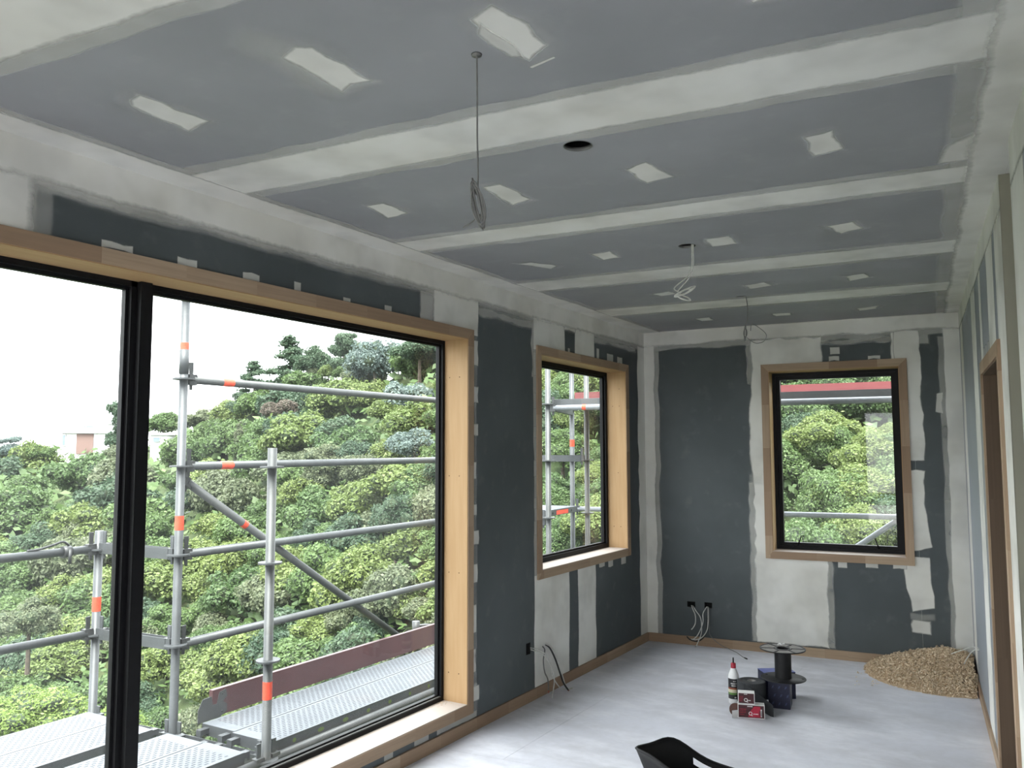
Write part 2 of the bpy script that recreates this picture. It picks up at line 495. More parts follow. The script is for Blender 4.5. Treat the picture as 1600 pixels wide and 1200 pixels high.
# a thin coat of jointing compound on a sheet, feathered to nothing at its edge
def coat(parent, mp, poly, feather=0.02, opac=1.0, off=0.0006, jit=0.006, name='filler_patch', seg=0.07, sides=None):
    P = [Vector((a, b)) for a, b in poly]
    ar = sum(P[i].x * P[(i + 1) % len(P)].y - P[(i + 1) % len(P)].x * P[i].y for i in range(len(P)))
    fe = list(sides) if sides else [feather] * len(P)
    if ar < 0: P = P[::-1]; fe = fe[::-1]; fe = fe[1:] + fe[:1]
    rng = random.Random(int(abs(P[0].x * 7919 + P[0].y * 104729) * 1000) % 99991)
    out, inn = [], []
    n = len(P)
    for i in range(n):
        a, b = P[i], P[(i + 1) % n]
        d = (b - a); L = d.length; d.normalize()
        nrm = Vector((-d.y, d.x))
        kk = max(1, int(L / seg))
        z = P[i - 1]; dz = (a - z).normalized(); nz = Vector((-dz.y, dz.x))
        fa, fz = fe[i], fe[i - 1]
        # corner: intersect both inset lines
        den = nz.x * nrm.y - nz.y * nrm.x
        if abs(den) > 0.05:
            ca = nz.dot(a) + fz; cb = nrm.dot(a) + fa
            q = Vector(((ca * nrm.y - cb * nz.y) / den, (nz.x * cb - nrm.x * ca) / den))
        else: q = a + nrm * fa
        out.append(a.copy()); inn.append(q)
        for j in range(1, kk):
            c = a.lerp(b, j / kk)
            w = jit * (rng.random() * 2 - 1) if fa > 0.004 else 0
            out.append(c + nrm * w); inn.append(c + nrm * (fa + w * 1.5))
    # keep inner points within range of the corner points
    m = MB()
    N = len(out)
    vs = [mp(q.x, q.y, off) for q in out] + [mp(q.x, q.y, off) for q in inn]
    fs = [(i, (i + 1) % N, N + (i + 1) % N, N + i) for i in range(N)] + [tuple(range(N, 2 * N))]
    nn = sum(((vs[i] - vs[0]).cross(vs[(i + 1) % N] - vs[0]) for i in range(N)), Vector())
    into = mp(0.5, 0.5, 1.0) - mp(0.5, 0.5, 0.0)
    if nn.dot(into) < 0: fs = [tuple(reversed(f)) for f in fs]
    m.add(vs, fs)
    m.at = {'cover': [0.0] * N + [1.0] * N, 'opac': [opac] * (2 * N)}
    return m.build(name, 'joint_compound', parent)
def rect(u0, u1, v0, v1): return [(u0, v0), (u1, v0), (u1, v1), (u0, v1)]
def smooth_path(pts, k=6):
    P = [Vector(p) for p in pts]
    out = []
    for i in range(len(P) - 1):
        p0, p1, p2, p3 = P[max(i - 1, 0)], P[i], P[i + 1], P[min(i + 2, len(P) - 1)]
        for j in range(k):
            t = j / k
            out.append(0.5 * ((2 * p1) + (p2 - p0) * t + (2 * p0 - 5 * p1 + 4 * p2 - p3) * t * t + (3 * p1 - p0 - 3 * p2 + p3) * t ** 3))
    out.append(P[-1])
    return out

# ================================================================== ROOM SHELL
W1 = (-0.035, 3.6554, 0.1517, 2.0621)      # lining, inner faces (y0, y1, z0, z1)
W2 = (4.4669, 5.7643, 0.7438, 2.0569)
W3 = (1.5130, 2.3855, 0.7325, 2.0460)
LT = 0.018
def grow(r, d): return (r[0] - d, r[1] + d, r[2] - d, r[3] + d)
SOC_L = [(4.279, 4.330, 0.270, 0.338), (4.482, 4.533, 0.272, 0.340)]
SOC_B = [(0.866, 0.928, 0.278, 0.322), (0.997, 1.055, 0.280, 0.324)]
SOC_R = [(5.72, 5.79, 0.255, 0.300)]
W4 = (-3.70, -0.60, 0.1517, 2.0621)
holesL = [grow(W1, LT), grow(W2, LT), grow(W4, LT)] + SOC_L
holesB = [grow(W3, LT)] + SOC_B
DOOR = (3.28, 4.10, -0.01, 1.80)
holesR = [(DOOR[0] - LT, DOOR[1] + LT, -0.01, DOOR[3] + LT)] + SOC_R

def wall(name, mp, u0, u1, cuts, holes, thick, sheetmat='wall_paper'):
    r = struct(name)
    m = MB(); cells(m, mp, u0, u1, -0.2, H + 0.05, holes, -thick, -0.012); m.build('wall_framing', 'white_wall', r)
    cs = [u0] + cuts + [u1]
    for a, b in zip(cs[:-1], cs[1:]):
        m = MB(); cells(m, mp, a + .0004, b - .0004, 0, H, holes, -0.012, 0); m.build('plasterboard_sheet', sheetmat, r)
    return r
WL = wall('wall_left', PL, -4.5, 6.30, [-2.1, 1.33, 3.5, 4.42, 5.09], holesL, 0.186)
WB = wall('wall_back', PB, 0.40, 2.80, [1.42, 2.47], holesB, 0.212)
WR = wall('wall_right', PR, 3.0, 6.14, [4.25, 4.62], holesR, 0.12, 'wall_paper_light')
WN = wall('wall_right_near', PR, 0.9, 2.632, [1.8], [], 0.12, 'wall_paper_light')
MB().mbox(PR, 2.992, 3.0, 0, H, -1.3, 0).build('end_lining', 'recess_shade', WR)

# recess between the two lengths of right wall, hall behind the doorway, rear of the room
r = struct('wall_recess')
m = MB()
m.mbox(PR, 3.0, 3.1, -0.05, H + .05, -1.35, -0.12)
m.mbox(PR, 2.53, 2.632, -0.05, H + .05, -0.8, -0.12)
m.mbox(PR, 2.53, 3.05, -0.05, H + .05, -0.85, -0.75)
m.build('wall_lining', 'white_wall', r)
r = struct('wall_hall')
MB().mbox(PR, 3.0, 6.4, -0.05, H + .05, -1.4, -1.3).mbox(PB, 2.80, 4.2, -0.05, H + .05, -.25, 0).build('wall_lining', 'white_wall', r)
r = struct('wall_rear')
m = MB()
cells(m, lambda u, v, o: Vector((u, -4.5 + o, v)), -0.23, 6.75, -0.2, H + .05, [(2.0, 5.8, 0.06, 2.2)], -0.2, 0)
m.build('wall_lining', 'white_wall', r)
r = struct('bounce_ground')  # unseen pale slab, added to bounce daylight up to the ceiling
MB().bx(-6, 16, -16, -4.75, -.45, -.25).bx(7.0, 16, -4.75, 4, -.45, -.25).build('bounce_slab', 'bounce_pale', r)
r = struct('wall_side')
m = MB()
cells(m, lambda u, v, o: Vector((6.75 - o, u, v)), -4.7, 1.6, -0.2, H + .05, [], -0.2, 0)
m.mbox(lambda u, v, o: Vector((u, cy_of(u, -5.0) + o, v)), 2.70, 6.75, -0.2, H + .05, -0.1, 0.0)
m.build('wall_lining', 'white_wall', r)

# ceiling: sheets that run from joint to joint, parallel to the back wall
CE = struct('ceiling')
JO = [0.02, -1.045, -2.08, -3.19, -4.24, -5.29, -6.35, -7.40, -8.45, -9.5, -10.9]
def qy(x, y): return BN.x * x + BN.y * y - BC
HOLES = [(1.444, 1.583, 0.013), (1.383, 2.239, 0.045), (1.250, 3.620, 0.040), (1.108, 5.017, 0.036)]
hc = []
for (x, y, rr) in HOLES:
    q = qy(x, y); e = rr + 0.03
    hc.append((x - e, x + e, q - e, q + e))
m = MB(); cells(m, PC, -0.2, 6.9, JO[-1], 0.25, hc, -0.12, -0.012); m.build('ceiling_framing', 'black_void', CE)
for b, a in zip(JO[:-1], JO[1:]):
    m = MB(); cells(m, PC, -0.15, 6.9, a + .0004, b - .0004, hc, -0.012, 0)
    for (x, y, rr), c in zip(HOLES, hc):                 # round holes cut through the sheet
        if a < qy(x, y) < b:
            n = 32; ctr = PCxy(x, y); vs = []; 
            for o in (0.0, -0.012):
                for j in range(n):
                    g = 2 * math.pi * j / n; d = Vector((math.cos(g), math.sin(g)))
                    k_ = (rr + 0.03) / max(abs(d.x), abs(d.y))
                    pq = PC(x + d.x * k_, qy(x, y) + d.y * k_, o); vs.append(pq)
                for j in range(n):
                    g = 2 * math.pi * j / n
                    vs.append(Vector((x + math.cos(g) * rr, y + math.sin(g) * rr, H - o)))
            fs = []
            for j in range(n):
                j2 = (j + 1) % n
                fs.append((j, n + j, n + j2, j2))
                fs.append((n + j, 3 * n + j, 3 * n + j2, n + j2))
            m.add(vs, fs)
    m.build('plasterboard_sheet', 'ceiling_paper', CE)
m = MB()
for (x, y, rr), c in zip(HOLES, hc): m.mbox(PC, c[0] - .01, c[1] + .01, c[2] - .01, c[3] + .01, -0.2, -0.11)
m.build('ceiling_void', 'black_void', CE)

# floor: sheets with open joints
FL = struct('floor')
rows = [0.2, -1.52, -2.72, -3.92, -5.12, -6.32, -7.52, -8.72, -9.92, -11.0]
ends = [[-0.23, 1.205, 3.6], [-0.23, 0.35, 2.75, 4.6], [-0.23, 1.55, 3.95, 6.9]] * 4
MB().mbox(PF, -0.23, 7.0, -11.0, 0.3, -0.25, -0.006).build('floor_joint', 'floor_joint', FL)
for i, (b, a) in enumerate(zip(rows[:-1], rows[1:])):
    e = list(ends[i])
    if e[-1] < 6.9: e.append(6.9)
    for u0, u1 in zip(e[:-1], e[1:]):
        MB().mbox(PF, u0 + .0007, u1 - .0007, a + .0007, b - .0007, -0.008, 0).build('floor_panel', 'dusty_floor', FL)

# skirting boards
BH, BT = 0.0632, 0.012
def skirt(name, parts):
    r = struct(name)
    for mp, u0, u1 in parts: MB().mbox(mp, u0, u1, 0.0, BH, 0.0, BT).build('skirting_board', 'pine_trim', r)
skirt('baseboard_left', [(PL, -4.5, 0.9), (PL, 0.9, 5.0), (PL, 5.0, 6.15)])
skirt('baseboard_back', [(PB, 0.56, 2.0), (PB, 2.0, 2.755)])
skirt('baseboard_right', [(PR, 4.17, 6.12), (PR, 3.0, 3.20), (PR, 0.9, 2.632)])

# ------------------------------------------------------------------ windows
def mitred(r, mp, rc, wd, o0, o1, name, mat, inset=0.004):
    a0, a1, b0, b1 = rc[0] - inset, rc[1] + inset, rc[2] - inset, rc[3] + inset
    w_ = wd
    quads = [[(a0 - w_, b1 + w_), (a1 + w_, b1 + w_), (a1, b1), (a0, b1)],
             [(a0 - w_, b0 - w_), (a1 + w_, b0 - w_), (a1, b0), (a0, b0)],
             [(a0 - w_, b0 - w_), (a0, b0), (a0, b1), (a0 - w_, b1 + w_)],
             [(a1 + w_, b0 - w_), (a1, b0), (a1, b1), (a1 + w_, b1 + w_)]]
    for q in quads:
        d = mp(0, 0, o1) - mp(0, 0, o0)
        MB().prism([mp(u, v, o0) for u, v in q], d).build(name, mat, r)
def frame4(m, mp, rc, wd, o0, o1):           # four members just inside rc
    a0, a1, b0, b1 = rc
    m.mbox(mp, a0, a1, b1 - wd, b1, o0, o1).mbox(mp, a0, a1, b0, b0 + wd, o0, o1)
    m.mbox(mp, a0, a0 + wd, b0 + wd, b1 - wd, o0, o1).mbox(mp, a1 - wd, a1, b0 + wd, b1 - wd, o0, o1)
    return m
def lining(r, mp, rc, depth):
    a0, a1, b0, b1 = rc; t = LT
    MB().mbox(mp, a0 - t, a1 + t, b1, b1 + t, -depth, 0.008).build('head_lining', 'jamb_ply', r)
    MB().mbox(mp, a0 - t, a1 + t, b0 - t, b0, -depth, 0.008).build('window_sill', 'sill_board', r)
    MB().mbox(mp, a0 - t, a0, b0, b1, -depth, 0.008).build('side_lining', 'jamb_ply', r)
    MB().mbox(mp, a1, a1 + t, b0, b1, -depth, 0.008).build('side_lining', 'jamb_ply', r)
def screws(r, mp, u, pts, sgn):
    for (o, z) in pts:
        c = mp(u, z, o); ax_ = (mp(u + 1, z, o) - c) * sgn
        MB().lathe([(0.0001, 0.0012), (0.0028, 0.0012), (0.003, 0)], c, 8, axis=ax_).build('nail_hole', 'screw_hole', r)

w1 = struct('window_1'); D = 0.184
lining(w1, PL, W1, D)
mitred(w1, PL, W1, 0.052, 0.0, 0.012, 'casing_board', 'pine_trim')
frame4(MB(), PL, W1, 0.020, -0.186, -0.142).build('frame', 'black_aluminium', w1)
MULL = (1.772, 1.858)
for (a, b) in ((W1[0] + .02, MULL[0]), (MULL[1], W1[1] - .02)):
    sash = frame4(MB(), PL, (a, b, W1[2] + .02, W1[3] - .02), 0.012, -0.180, -0.158).build('glazing_bead', 'black_aluminium', w1)
    MB().mbox(PL, a + .006, b - .006, W1[2] + .026, W1[3] - .026, -0.176, -0.172).build('pane', 'window_glass', w1)
    MB().mbox(PL, a, b, W1[2] + .018, W1[2] + .024, -0.158, -0.146).build('sill_gasket', 'cable_grey', w1)
m = MB().mbox(PL, MULL[0], MULL[1], W1[2], W1[3] - .001, -0.186, -0.142)
m.mbox(PL, MULL[0] + .022, MULL[1] - .020, W1[2], W1[3] - .001, -0.142, -0.118)
m.build('mullion', 'black_aluminium', w1)
screws(w1, PL, W1[1], [(-.045, 1.86), (-.11, 1.86), (-.045, 1.33), (-.11, 1.33), (-.045, .82), (-.11, .82), (-.045, .30), (-.11, .30)], -1)
m = MB()
rg = random.Random(2)
for i in range(60):
    y = W1[1] - .005 - abs(rg.gauss(0, .05)); x = -.135 + abs(rg.gauss(0, .03)); a = rg.random() * 6
    s_ = .002 + rg.random() * .004
    m.box((x, y, W1[2]), (math.cos(a) * s_, math.sin(a) * s_, 0), (-math.sin(a) * s_ * .5, math.cos(a) * s_ * .5, 0), (0, 0, .0015))
tag(m.build('sawdust', 'wood_dust', at=(-.1, 3.6, W1[2])), 'pale crumbs of sawdust in the far corner of the big window sill', 'sawdust', kind='stuff')

w2 = struct('window_2')
lining(w2, PL, W2, D)
mitred(w2, PL, W2, 0.052, 0.0, 0.012, 'casing_board', 'pine_trim')
frame4(MB(), PL, W2, 0.030, -0.188, -0.145).build('frame', 'black_aluminium', w2)
a = (W2[0] + .03, W2[1] - .03, W2[2] + .022, W2[3] - .022)
frame4(MB(), PL, a, 0.020, -0.184, -0.160).build('glazing_bead', 'black_aluminium', w2)
MB().mbox(PL, a[0] + .01, a[1] - .01, a[2] + .01, a[3] - .01, -0.180, -0.176).build('pane', 'window_glass', w2)
screws(w2, PL, W2[1], [(-.045, 1.93), (-.10, 1.80), (-.045, 1.80), (-.06, 1.30), (-.045, .90), (-.10, .90)], -1)

w3 = struct('window_3'); D3 = 0.210
lining(w3, PB, W3, D3)
mitred(w3, PB, W3, 0.052, 0.0, 0.012, 'casing_board', 'pine_trim')
frame4(MB(), PB, W3, 0.022, -0.214, -0.150).build('frame', 'black_aluminium', w3)
a = (W3[0] + .022, W3[1] - .022, W3[2] + .020, W3[3] - .020)
frame4(MB(), PB, a, 0.030, -0.209, -0.165).build('sash', 'black_aluminium', w3)
MB().mbox(PB, a[0] + .02, a[1] - .02, a[2] + .02, a[3] - .02, -0.205, -0.201).build('pane', 'window_glass', w3)
for s0, ds in ((1.665, .026), (2.215, -.026)):
    m = MB().mbox(PB, s0 - .028, s0 + .028, W3[2] + .022, W3[2] + .034, -.165, -.146)
    m.tube([PB(s0, W3[2] + .032, -.150), PB(s0 + ds * .4, W3[2] + .060, -.146), PB(s0 + ds, W3[2] + .105, -.150)], [.006, .005, .004], 8)
    m.build('window_stay', 'black_aluminium', w3)

w4 = struct('unseen_window')  # window out of view, added to light the near ceiling
lining(w4, PL, W4, D)
mitred(w4, PL, W4, 0.052, 0.0, 0.012, 'casing_board', 'pine_trim')
frame4(MB(), PL, W4, 0.035, -D, -0.145).build('frame', 'black_aluminium', w4)

# doorway in the right wall
d1 = struct('door_1')
t0, t1, zz = DOOR[0], DOOR[1], DOOR[3]
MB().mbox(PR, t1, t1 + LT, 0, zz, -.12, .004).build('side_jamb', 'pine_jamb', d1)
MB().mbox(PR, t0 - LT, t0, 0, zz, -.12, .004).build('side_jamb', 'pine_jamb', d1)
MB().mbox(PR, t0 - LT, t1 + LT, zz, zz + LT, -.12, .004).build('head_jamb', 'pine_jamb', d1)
MB().mbox(PR, t1 + .004, t1 + .064, 0, zz + .06, 0, .012).build('casing_board', 'pine_trim', d1)
MB().mbox(PR, t0 - .064, t0 - .004, 0, zz + .06, 0, .012).build('casing_board', 'pine_trim', d1)
MB().mbox(PR, t0 - .004, t1 + .004, zz + .004, zz + .06, 0, .012).build('casing_board', 'pine_trim', d1)

# ------------------------------------------------------------------ jointing compound on ceiling
jw = [(-2.08, -2.245, -1.935), (-3.19, -3.315, -3.07), (-4.24, -4.395, -4.095), (-1.045, -1.215, -0.885),
      (-5.29, -5.62, -5.135), (-6.35, -6.5, -6.2), (-7.40, -7.55, -7.25), (-8.45, -8.6, -8.3)]
for c, a, b in jw:
    coat(CE, PC, rect(0.0, 6.5 if c < -5 else 2.62, a - .03, b + .03), opac=.45, off=.0004, jit=.007, name='joint_strip', sides=[.014, .001, .014, .001], seg=.10)
    coat(CE, PC, rect(0.0, 6.5 if c < -5 else 2.62, a + .012, b - .012), off=.0008, jit=.004, name='joint_strip', sides=[.035, .001, .035, .001], seg=.12)
coat(CE, PC, rect(-.02, 2.3, -.06, .02), off=.0010, name='joint_strip', sides=[.04, .001, .001, .001])
coat(CE, PCxy, rect(-.01, 0.150, -4.4, 6.2), off=.0012, jit=.005, name='joint_strip', sides=[.001, .030, .001, .001], seg=.15)
coat(CE, PCxy, rect(-.01, 0.180, -4.4, 6.2), off=.0006, opac=.45, jit=.006, name='joint_strip', sides=[.001, .02, .001, .001], seg=.15)
def rx(y, d): return 2.784 - .0906 * y - d
coat(CE, PCxy, [(rx(-.5, .13), -.5), (rx(-.5, -.02), -.5), (rx(6.4, -.02), 6.4), (rx(6.4, .11), 6.4)], off=.0013, jit=.006, name='joint_strip', sides=[.001, .001, .001, .05], seg=.15)
coat(CE, PCxy, [(rx(-.5, .20), -.5), (rx(-.5, 0), -.5), (rx(6.3, 0), 6.3), (rx(6.3, .16), 6.3)], off=.0007, opac=.40, jit=.005, name='joint_strip', sides=[.001, .001, .001, .03], seg=.15)
coat(CE, PCxy, [(2.30, 3.02), (2.34, 2.83), (2.45, 2.72), (2.55, 2.74), (2.53, 3.02)], off=.0011, feather=.04)
FP = [[(.507, 1.303), (.57, 1.291), (.581, 1.472), (.585, 1.525), (.532, 1.528), (.45, 1.546), (.472, 1.33)],
      [(1.03, 1.345), (1.103, 1.319), (1.147, 1.347), (1.15, 1.571), (1.083, 1.556), (1.018, 1.585)],
      [(1.511, 1.435), (1.60, 1.402), (1.63, 1.523), (1.619, 1.635), (1.53, 1.690), (1.512, 1.611)],
      [(.401, 2.363), (.497, 2.374), (.495, 2.539), (.362, 2.555)],
      [(.905, 2.406), (.993, 2.416), (1.0, 2.637), (.884, 2.67)],
      [(1.414, 2.512), (1.517, 2.467), (1.548, 2.675), (1.42, 2.695)],
      [(1.985, 2.525), (2.09, 2.507), (2.09, 2.70), (1.979, 2.724)],
      [(.385, 3.512), (.48, 3.521), (.562, 3.672), (.484, 3.728)],
      [(.795, 3.527), (.917, 3.514), (.901, 3.67), (.795, 3.684)],
      [(1.35, 3.54), (1.478, 3.535), (1.468, 3.705), (1.336, 3.70)],
      [(1.85, 3.60), (1.975, 3.583), (2.0, 3.725), (1.886, 3.78)],
      [(.665, 4.63), (.799, 4.595), (.813, 4.712), (.692, 4.733)],
      [(1.204, 4.663), (1.346, 4.626), (1.37, 4.76), (1.21, 4.798)],
      [(1.742, 4.712), (1.86, 4.672), (1.873, 4.812), (1.742, 4.871)],
      [(.578, 5.665), (.709, 5.648), (.696, 5.807), (.587, 5.807)],
      [(1.099, 5.733), (1.242, 5.761), (1.218, 5.88), (1.099, 5.87)],
      [(1.628, 5.823), (1.804, 5.763), (1.762, 5.907), (1.63, 5.942)],
      [(2.03, 1.52), (2.12, 1.50), (2.13, 1.705), (2.06, 1.705)]]
for p_ in FP:
    cx = sum(q[0] for q in p_) / len(p_); cyy = sum(q[1] for q in p_) / len(p_)
    coat(CE, PCxy, [(cx + (q[0] - cx) * 1.55, cyy + (q[1] - cyy) * 1.35) for q in p_], .05, .16, .0005, .015)
    coat(CE, PCxy, p_, .022, .97, .0009, .006, seg=.05)
coat(CE, PCxy, [(1.49, 1.50), (1.54, 1.44), (1.54, 1.66), (1.50, 1.64)], .02, .7, .0011, .01)
coat(CE, PCxy, [(1.515, 1.700), (1.60, 1.683), (1.60, 1.697), (1.52, 1.716)], .006, .9, .0011, .003)
coat(CE, PCxy, [(.95, 1.23), (1.10, 1.19), (1.18, 1.60), (.94, 1.60)], .06, .22, .0003, .02)

# compound on the left wall
def cl(poly, *a, **k_): return coat(WL, PL, poly, *a, **k_)
cl(rect(-4.4, 6.17, 2.262, 2.41), name='joint_strip', off=.0012, jit=.004, sides=[.045, .001, .001, .001], seg=.18)
cl(rect(-4.4, 6.17, 2.235, 2.41), name='joint_strip', off=.0007, opac=.5, jit=.006, sides=[.04, .001, .001, .001], seg=.15)
cl(rect(-.55, 1.37, 2.09, 2.41), name='joint_strip', off=.0009, jit=.008, sides=[.001, .06, .001, .001], seg=.2)
cl(rect(-.55, -.092, 0, 2.118), name='joint_strip', off=.0009, jit=.004, feather=.02, seg=.2)
cl(rect(3.34, 3.772, 2.09, 2.41), name='joint_strip', off=.0010, jit=.008, sides=[.001, .02, .001, .03], seg=.11)
cl(rect(3.69, 3.765, 0, 2.13), name='joint_strip', off=.0008, opac=.25, jit=.008, sides=[.001, .015, .001, .001], seg=.11)
cl(rect(3.235, 3.40, 2.10, 2.26), name='joint_strip', off=.0006, opac=.55, jit=.01, sides=[.001, .03, .001, .02])
for (za, zb) in ((-.01, .715), (2.085, 2.41)): cl(rect(4.372, 4.806 if za > 1 else 4.838, za, zb), name='joint_strip', off=.0010, jit=.006, sides=[.001, .014, .001, .014], seg=.11)
cl(rect(4.372, 4.43, .69, 2.11), name='joint_strip', off=.0009, opac=.55, jit=.006, sides=[.001, .001, .001, .014], seg=.11)
cl(rect(3.745, 4.42, 2.195, 2.27), name='joint_strip', off=.0004, opac=.5, jit=.008, feather=.03)
cl(rect(5.20, 6.0, 2.215, 2.28), name='joint_strip', off=.0004, opac=.5, jit=.008, feather=.03)
cl(rect(1.32, 1.405, 2.09, 2.30), name='joint_strip', off=.0005, opac=.3, jit=.006, feather=.02)
cl(rect(1.36, 1.70, 2.24, 2.315), name='joint_strip', off=.0004, opac=.45, jit=.006, feather=.03)
cl(rect(4.345, 4.40, 1.9, 2.26), name='joint_strip', off=.0005, opac=.5, jit=.01, feather=.02)
for (za, zb) in ((-.01, .715), (2.085, 2.41)): cl(rect(4.930 if za > 1 else 4.947, 5.250 if za > 1 else 5.233, za, zb), name='joint_strip', off=.0010, jit=.006, sides=[.001, .014, .001, .016], seg=.11)
cl(rect(4.78, 4.96, 2.245, 2.30), name='joint_strip', off=.0011, jit=.006, feather=.02)
cl(rect(6.005, 6.17, -.01, 2.41), name='joint_strip', off=.0010, jit=.008, sides=[.001, .001, .001, .02], seg=.11)
for (a, b, c, d_) in ((1.56, 1.68, 2.117, 2.150), (1.845, 1.935, 2.117, 2.152), (2.135, 2.225, 2.117, 2.150), (2.40, 2.445, 2.117, 2.160),
                      (2.69, 2.745, 2.117, 2.142), (2.97, 3.03, 2.117, 2.150), (4.835, 4.872, 2.110, 2.145), (5.275, 5.325, 2.110, 2.19),
                      (5.45, 5.565, 2.110, 2.172), (5.63, 5.73, 2.110, 2.165), (5.28, 5.38, 0.655, 0.692), (5.43, 5.52, 0.640, 0.692), (5.655, 5.75, 0.632, 0.692)):
    cl(rect(a, b, c, d_), .008, .75, .0008, .004, seg=.04)
rg = random.Random(8)
z = 0.14
while z < 2.0:
    h_ = .07 + rg.random() * .09
    cl(rect(3.715, 3.752 + rg.random() * .035, z, z + h_), .014, .8, .0013, .006, seg=.04)
    if z > .8: cl(rect(5.82, 5.835 + rg.random() * .03, z, z + h_), .006, .6, .0013, .004, seg=.04)
    if z > .8: cl(rect(4.375, 4.41, z, z + h_), .006, .6, .0014, .004, seg=.04)
    z += h_ + .05 + rg.random() * .08
for (a, b) in ((1.9, 2.02), (2.3, 2.46), (2.72, 2.80), (3.0, 3.07), (3.22, 3.34), (3.40, 3.76)):
    cl(rect(a, b, .062, .10), .006, .5, .0009, .002, seg=.04)

# compound on the back wall
def cb(poly, *a, **k_): return coat(WB, PB, poly, *a, **k_)
cb(rect(.54, 2.79, 2.275, 2.41), name='joint_strip', off=.0012, jit=.010, sides=[.03, .001, .001, .001], seg=.15)
cb(rect(.54, 2.79, 2.245, 2.41), name='joint_strip', off=.0006, opac=.45, jit=.012, sides=[.02, .001, .001, .001], seg=.15)
cb(rect(.54, .648, 0, 2.4), name='joint_strip', off=.0010, jit=.006, sides=[.001, .02, .001, .001], seg=.15)
cb(rect(.54, .680, 0, 2.4), name='joint_strip', off=.0006, opac=.45, jit=.008, sides=[.001, .012, .001, .001], seg=.15)
cb([(1.368, .06), (1.885, .06), (1.892, .71), (1.495, .71), (1.495, 2.07), (1.90, 2.07), (1.90, 2.30), (1.375, 2.30), (1.375, 2.0), (1.350, 1.70), (1.352, 1.40), (1.372, 1.20)], .022, off=.0009, jit=.008, name='joint_strip', seg=.06)
cb([(2.405, 1.385), (2.405, 2.07), (2.36, 2.07), (2.36, 2.30), (2.53, 2.30), (2.53, 1.9), (2.537, 1.45), (2.532, 1.385)], .016, off=.0009, jit=.008, name='joint_strip', seg=.06)
cb(rect(2.335, 2.42, 2.07, 2.30), .02, off=.0008, name='joint_strip')
cb([(2.405, .765), (2.405, 1.328), (2.535, 1.328), (2.522, 1.10), (2.55, .87), (2.56, .80)], .016, off=.0009, jit=.008, name='joint_strip', seg=.06)
cb([(2.37, .60), (2.41, .36), (2.556, .395), (2.540, .74), (2.405, .745), (2.405, .71), (2.36, .71)], .014, off=.0009, jit=.006)
cb([(2.392, .285), (2.41, .325), (2.53, .318), (2.53, .215), (2.40, .222)], .02, .9, .0009, .008)
cb(rect(2.39, 2.56, .31, .37), .02, .25, .0007, .008)
cb([(2.655, -.01), (2.79, -.01), (2.79, 2.41), (2.665, 2.41), (2.668, 1.6)], .014, off=.0010, name='joint_strip', seg=.12)
cb([(2.632, .05), (2.70, .05), (2.70, 2.25), (2.628, 2.25), (2.632, 1.5)], .014, .4, .0006, name='joint_strip', seg=.12)
cb([(2.60, 1.72), (2.612, 1.855), (2.665, 1.865), (2.66, 1.70)], .014, .8, .0011, .006)
for (a, b, c, d_) in ((1.93, 2.01, 2.10, 2.145), (2.19, 2.28, 2.10, 2.135), (1.94, 2.015, 2.15, 2.21), (1.945, 2.015, .632, .685), (2.125, 2.215, .642, .685), (2.30, 2.395, .645, .685)):
    cb(rect(a, b, c, d_), .010, .8, .0012, .005, seg=.04)
cb(rect(1.34, 1.46, 1.20, 1.30), .03, .25, .0012, .01)
cb(rect(1.335, 1.42, .06, 1.24), .02, .45, .0005, .008, name='joint_strip')
cb(rect(1.345, 1.42, 1.95, 2.30), .02, .4, .0005, .008, name='joint_strip')
cb(rect(1.845, 1.925, .06, .70), .02, .4, .0005, .008, name='joint_strip')
cb(rect(2.50, 2.60, 2.18, 2.30), .03, .5, .0005, .008, name='joint_strip')
cb(rect(1.86, 2.38, 2.21, 2.28), .03, .45, .0005, .008, name='joint_strip')

# compound on the right wall
def cw(poly, *a, **k_): return coat(WR, PR, poly, *a, **k_)
cw(rect(2.99, 6.14, 2.26, 2.41), name='joint_strip', off=.0012, sides=[.04, .001, .001, .001], seg=.2)
cw(rect(5.70, 6.00, 0, 2.4), name='joint_strip', off=.0010, sides=[.001, .02, .001, .02], seg=.2, jit=.006)
cw(rect(4.45, 4.80, 0, 2.4), name='joint_strip', off=.0010, sides=[.001, .02, .001, .02], seg=.2, jit=.006)
cw(rect(4.04, 4.19, 1.86, 2.4), name='joint_strip', off=.0010, sides=[.001, .02, .001, .02], seg=.1, jit=.006)
cw(rect(3.36, 3.70, 1.86, 2.4), name='joint_strip', off=.0010, sides=[.001, .02, .001, .02], seg=.1, jit=.006)
cw(rect(2.99, 3.28, -.01, 2.41), name='joint_strip', off=.0010, sides=[.001, .012, .001, .001], seg=.2, jit=.004)
for a in (3.72, 3.85, 3.97): cw(rect(a, a + .06, 1.862, 1.92), .01, .7, .0009, .004)
coat(WN, PR, rect(2.30, 2.642, -.01, 2.41), name='joint_strip', off=.001, sides=[.001, .001, .001, .03], seg=.2)
coat(WN, PR, rect(.9, 2.642, 2.24, 2.41), name='joint_strip', off=.0012, sides=[.04, .001, .001, .001], seg=.2)

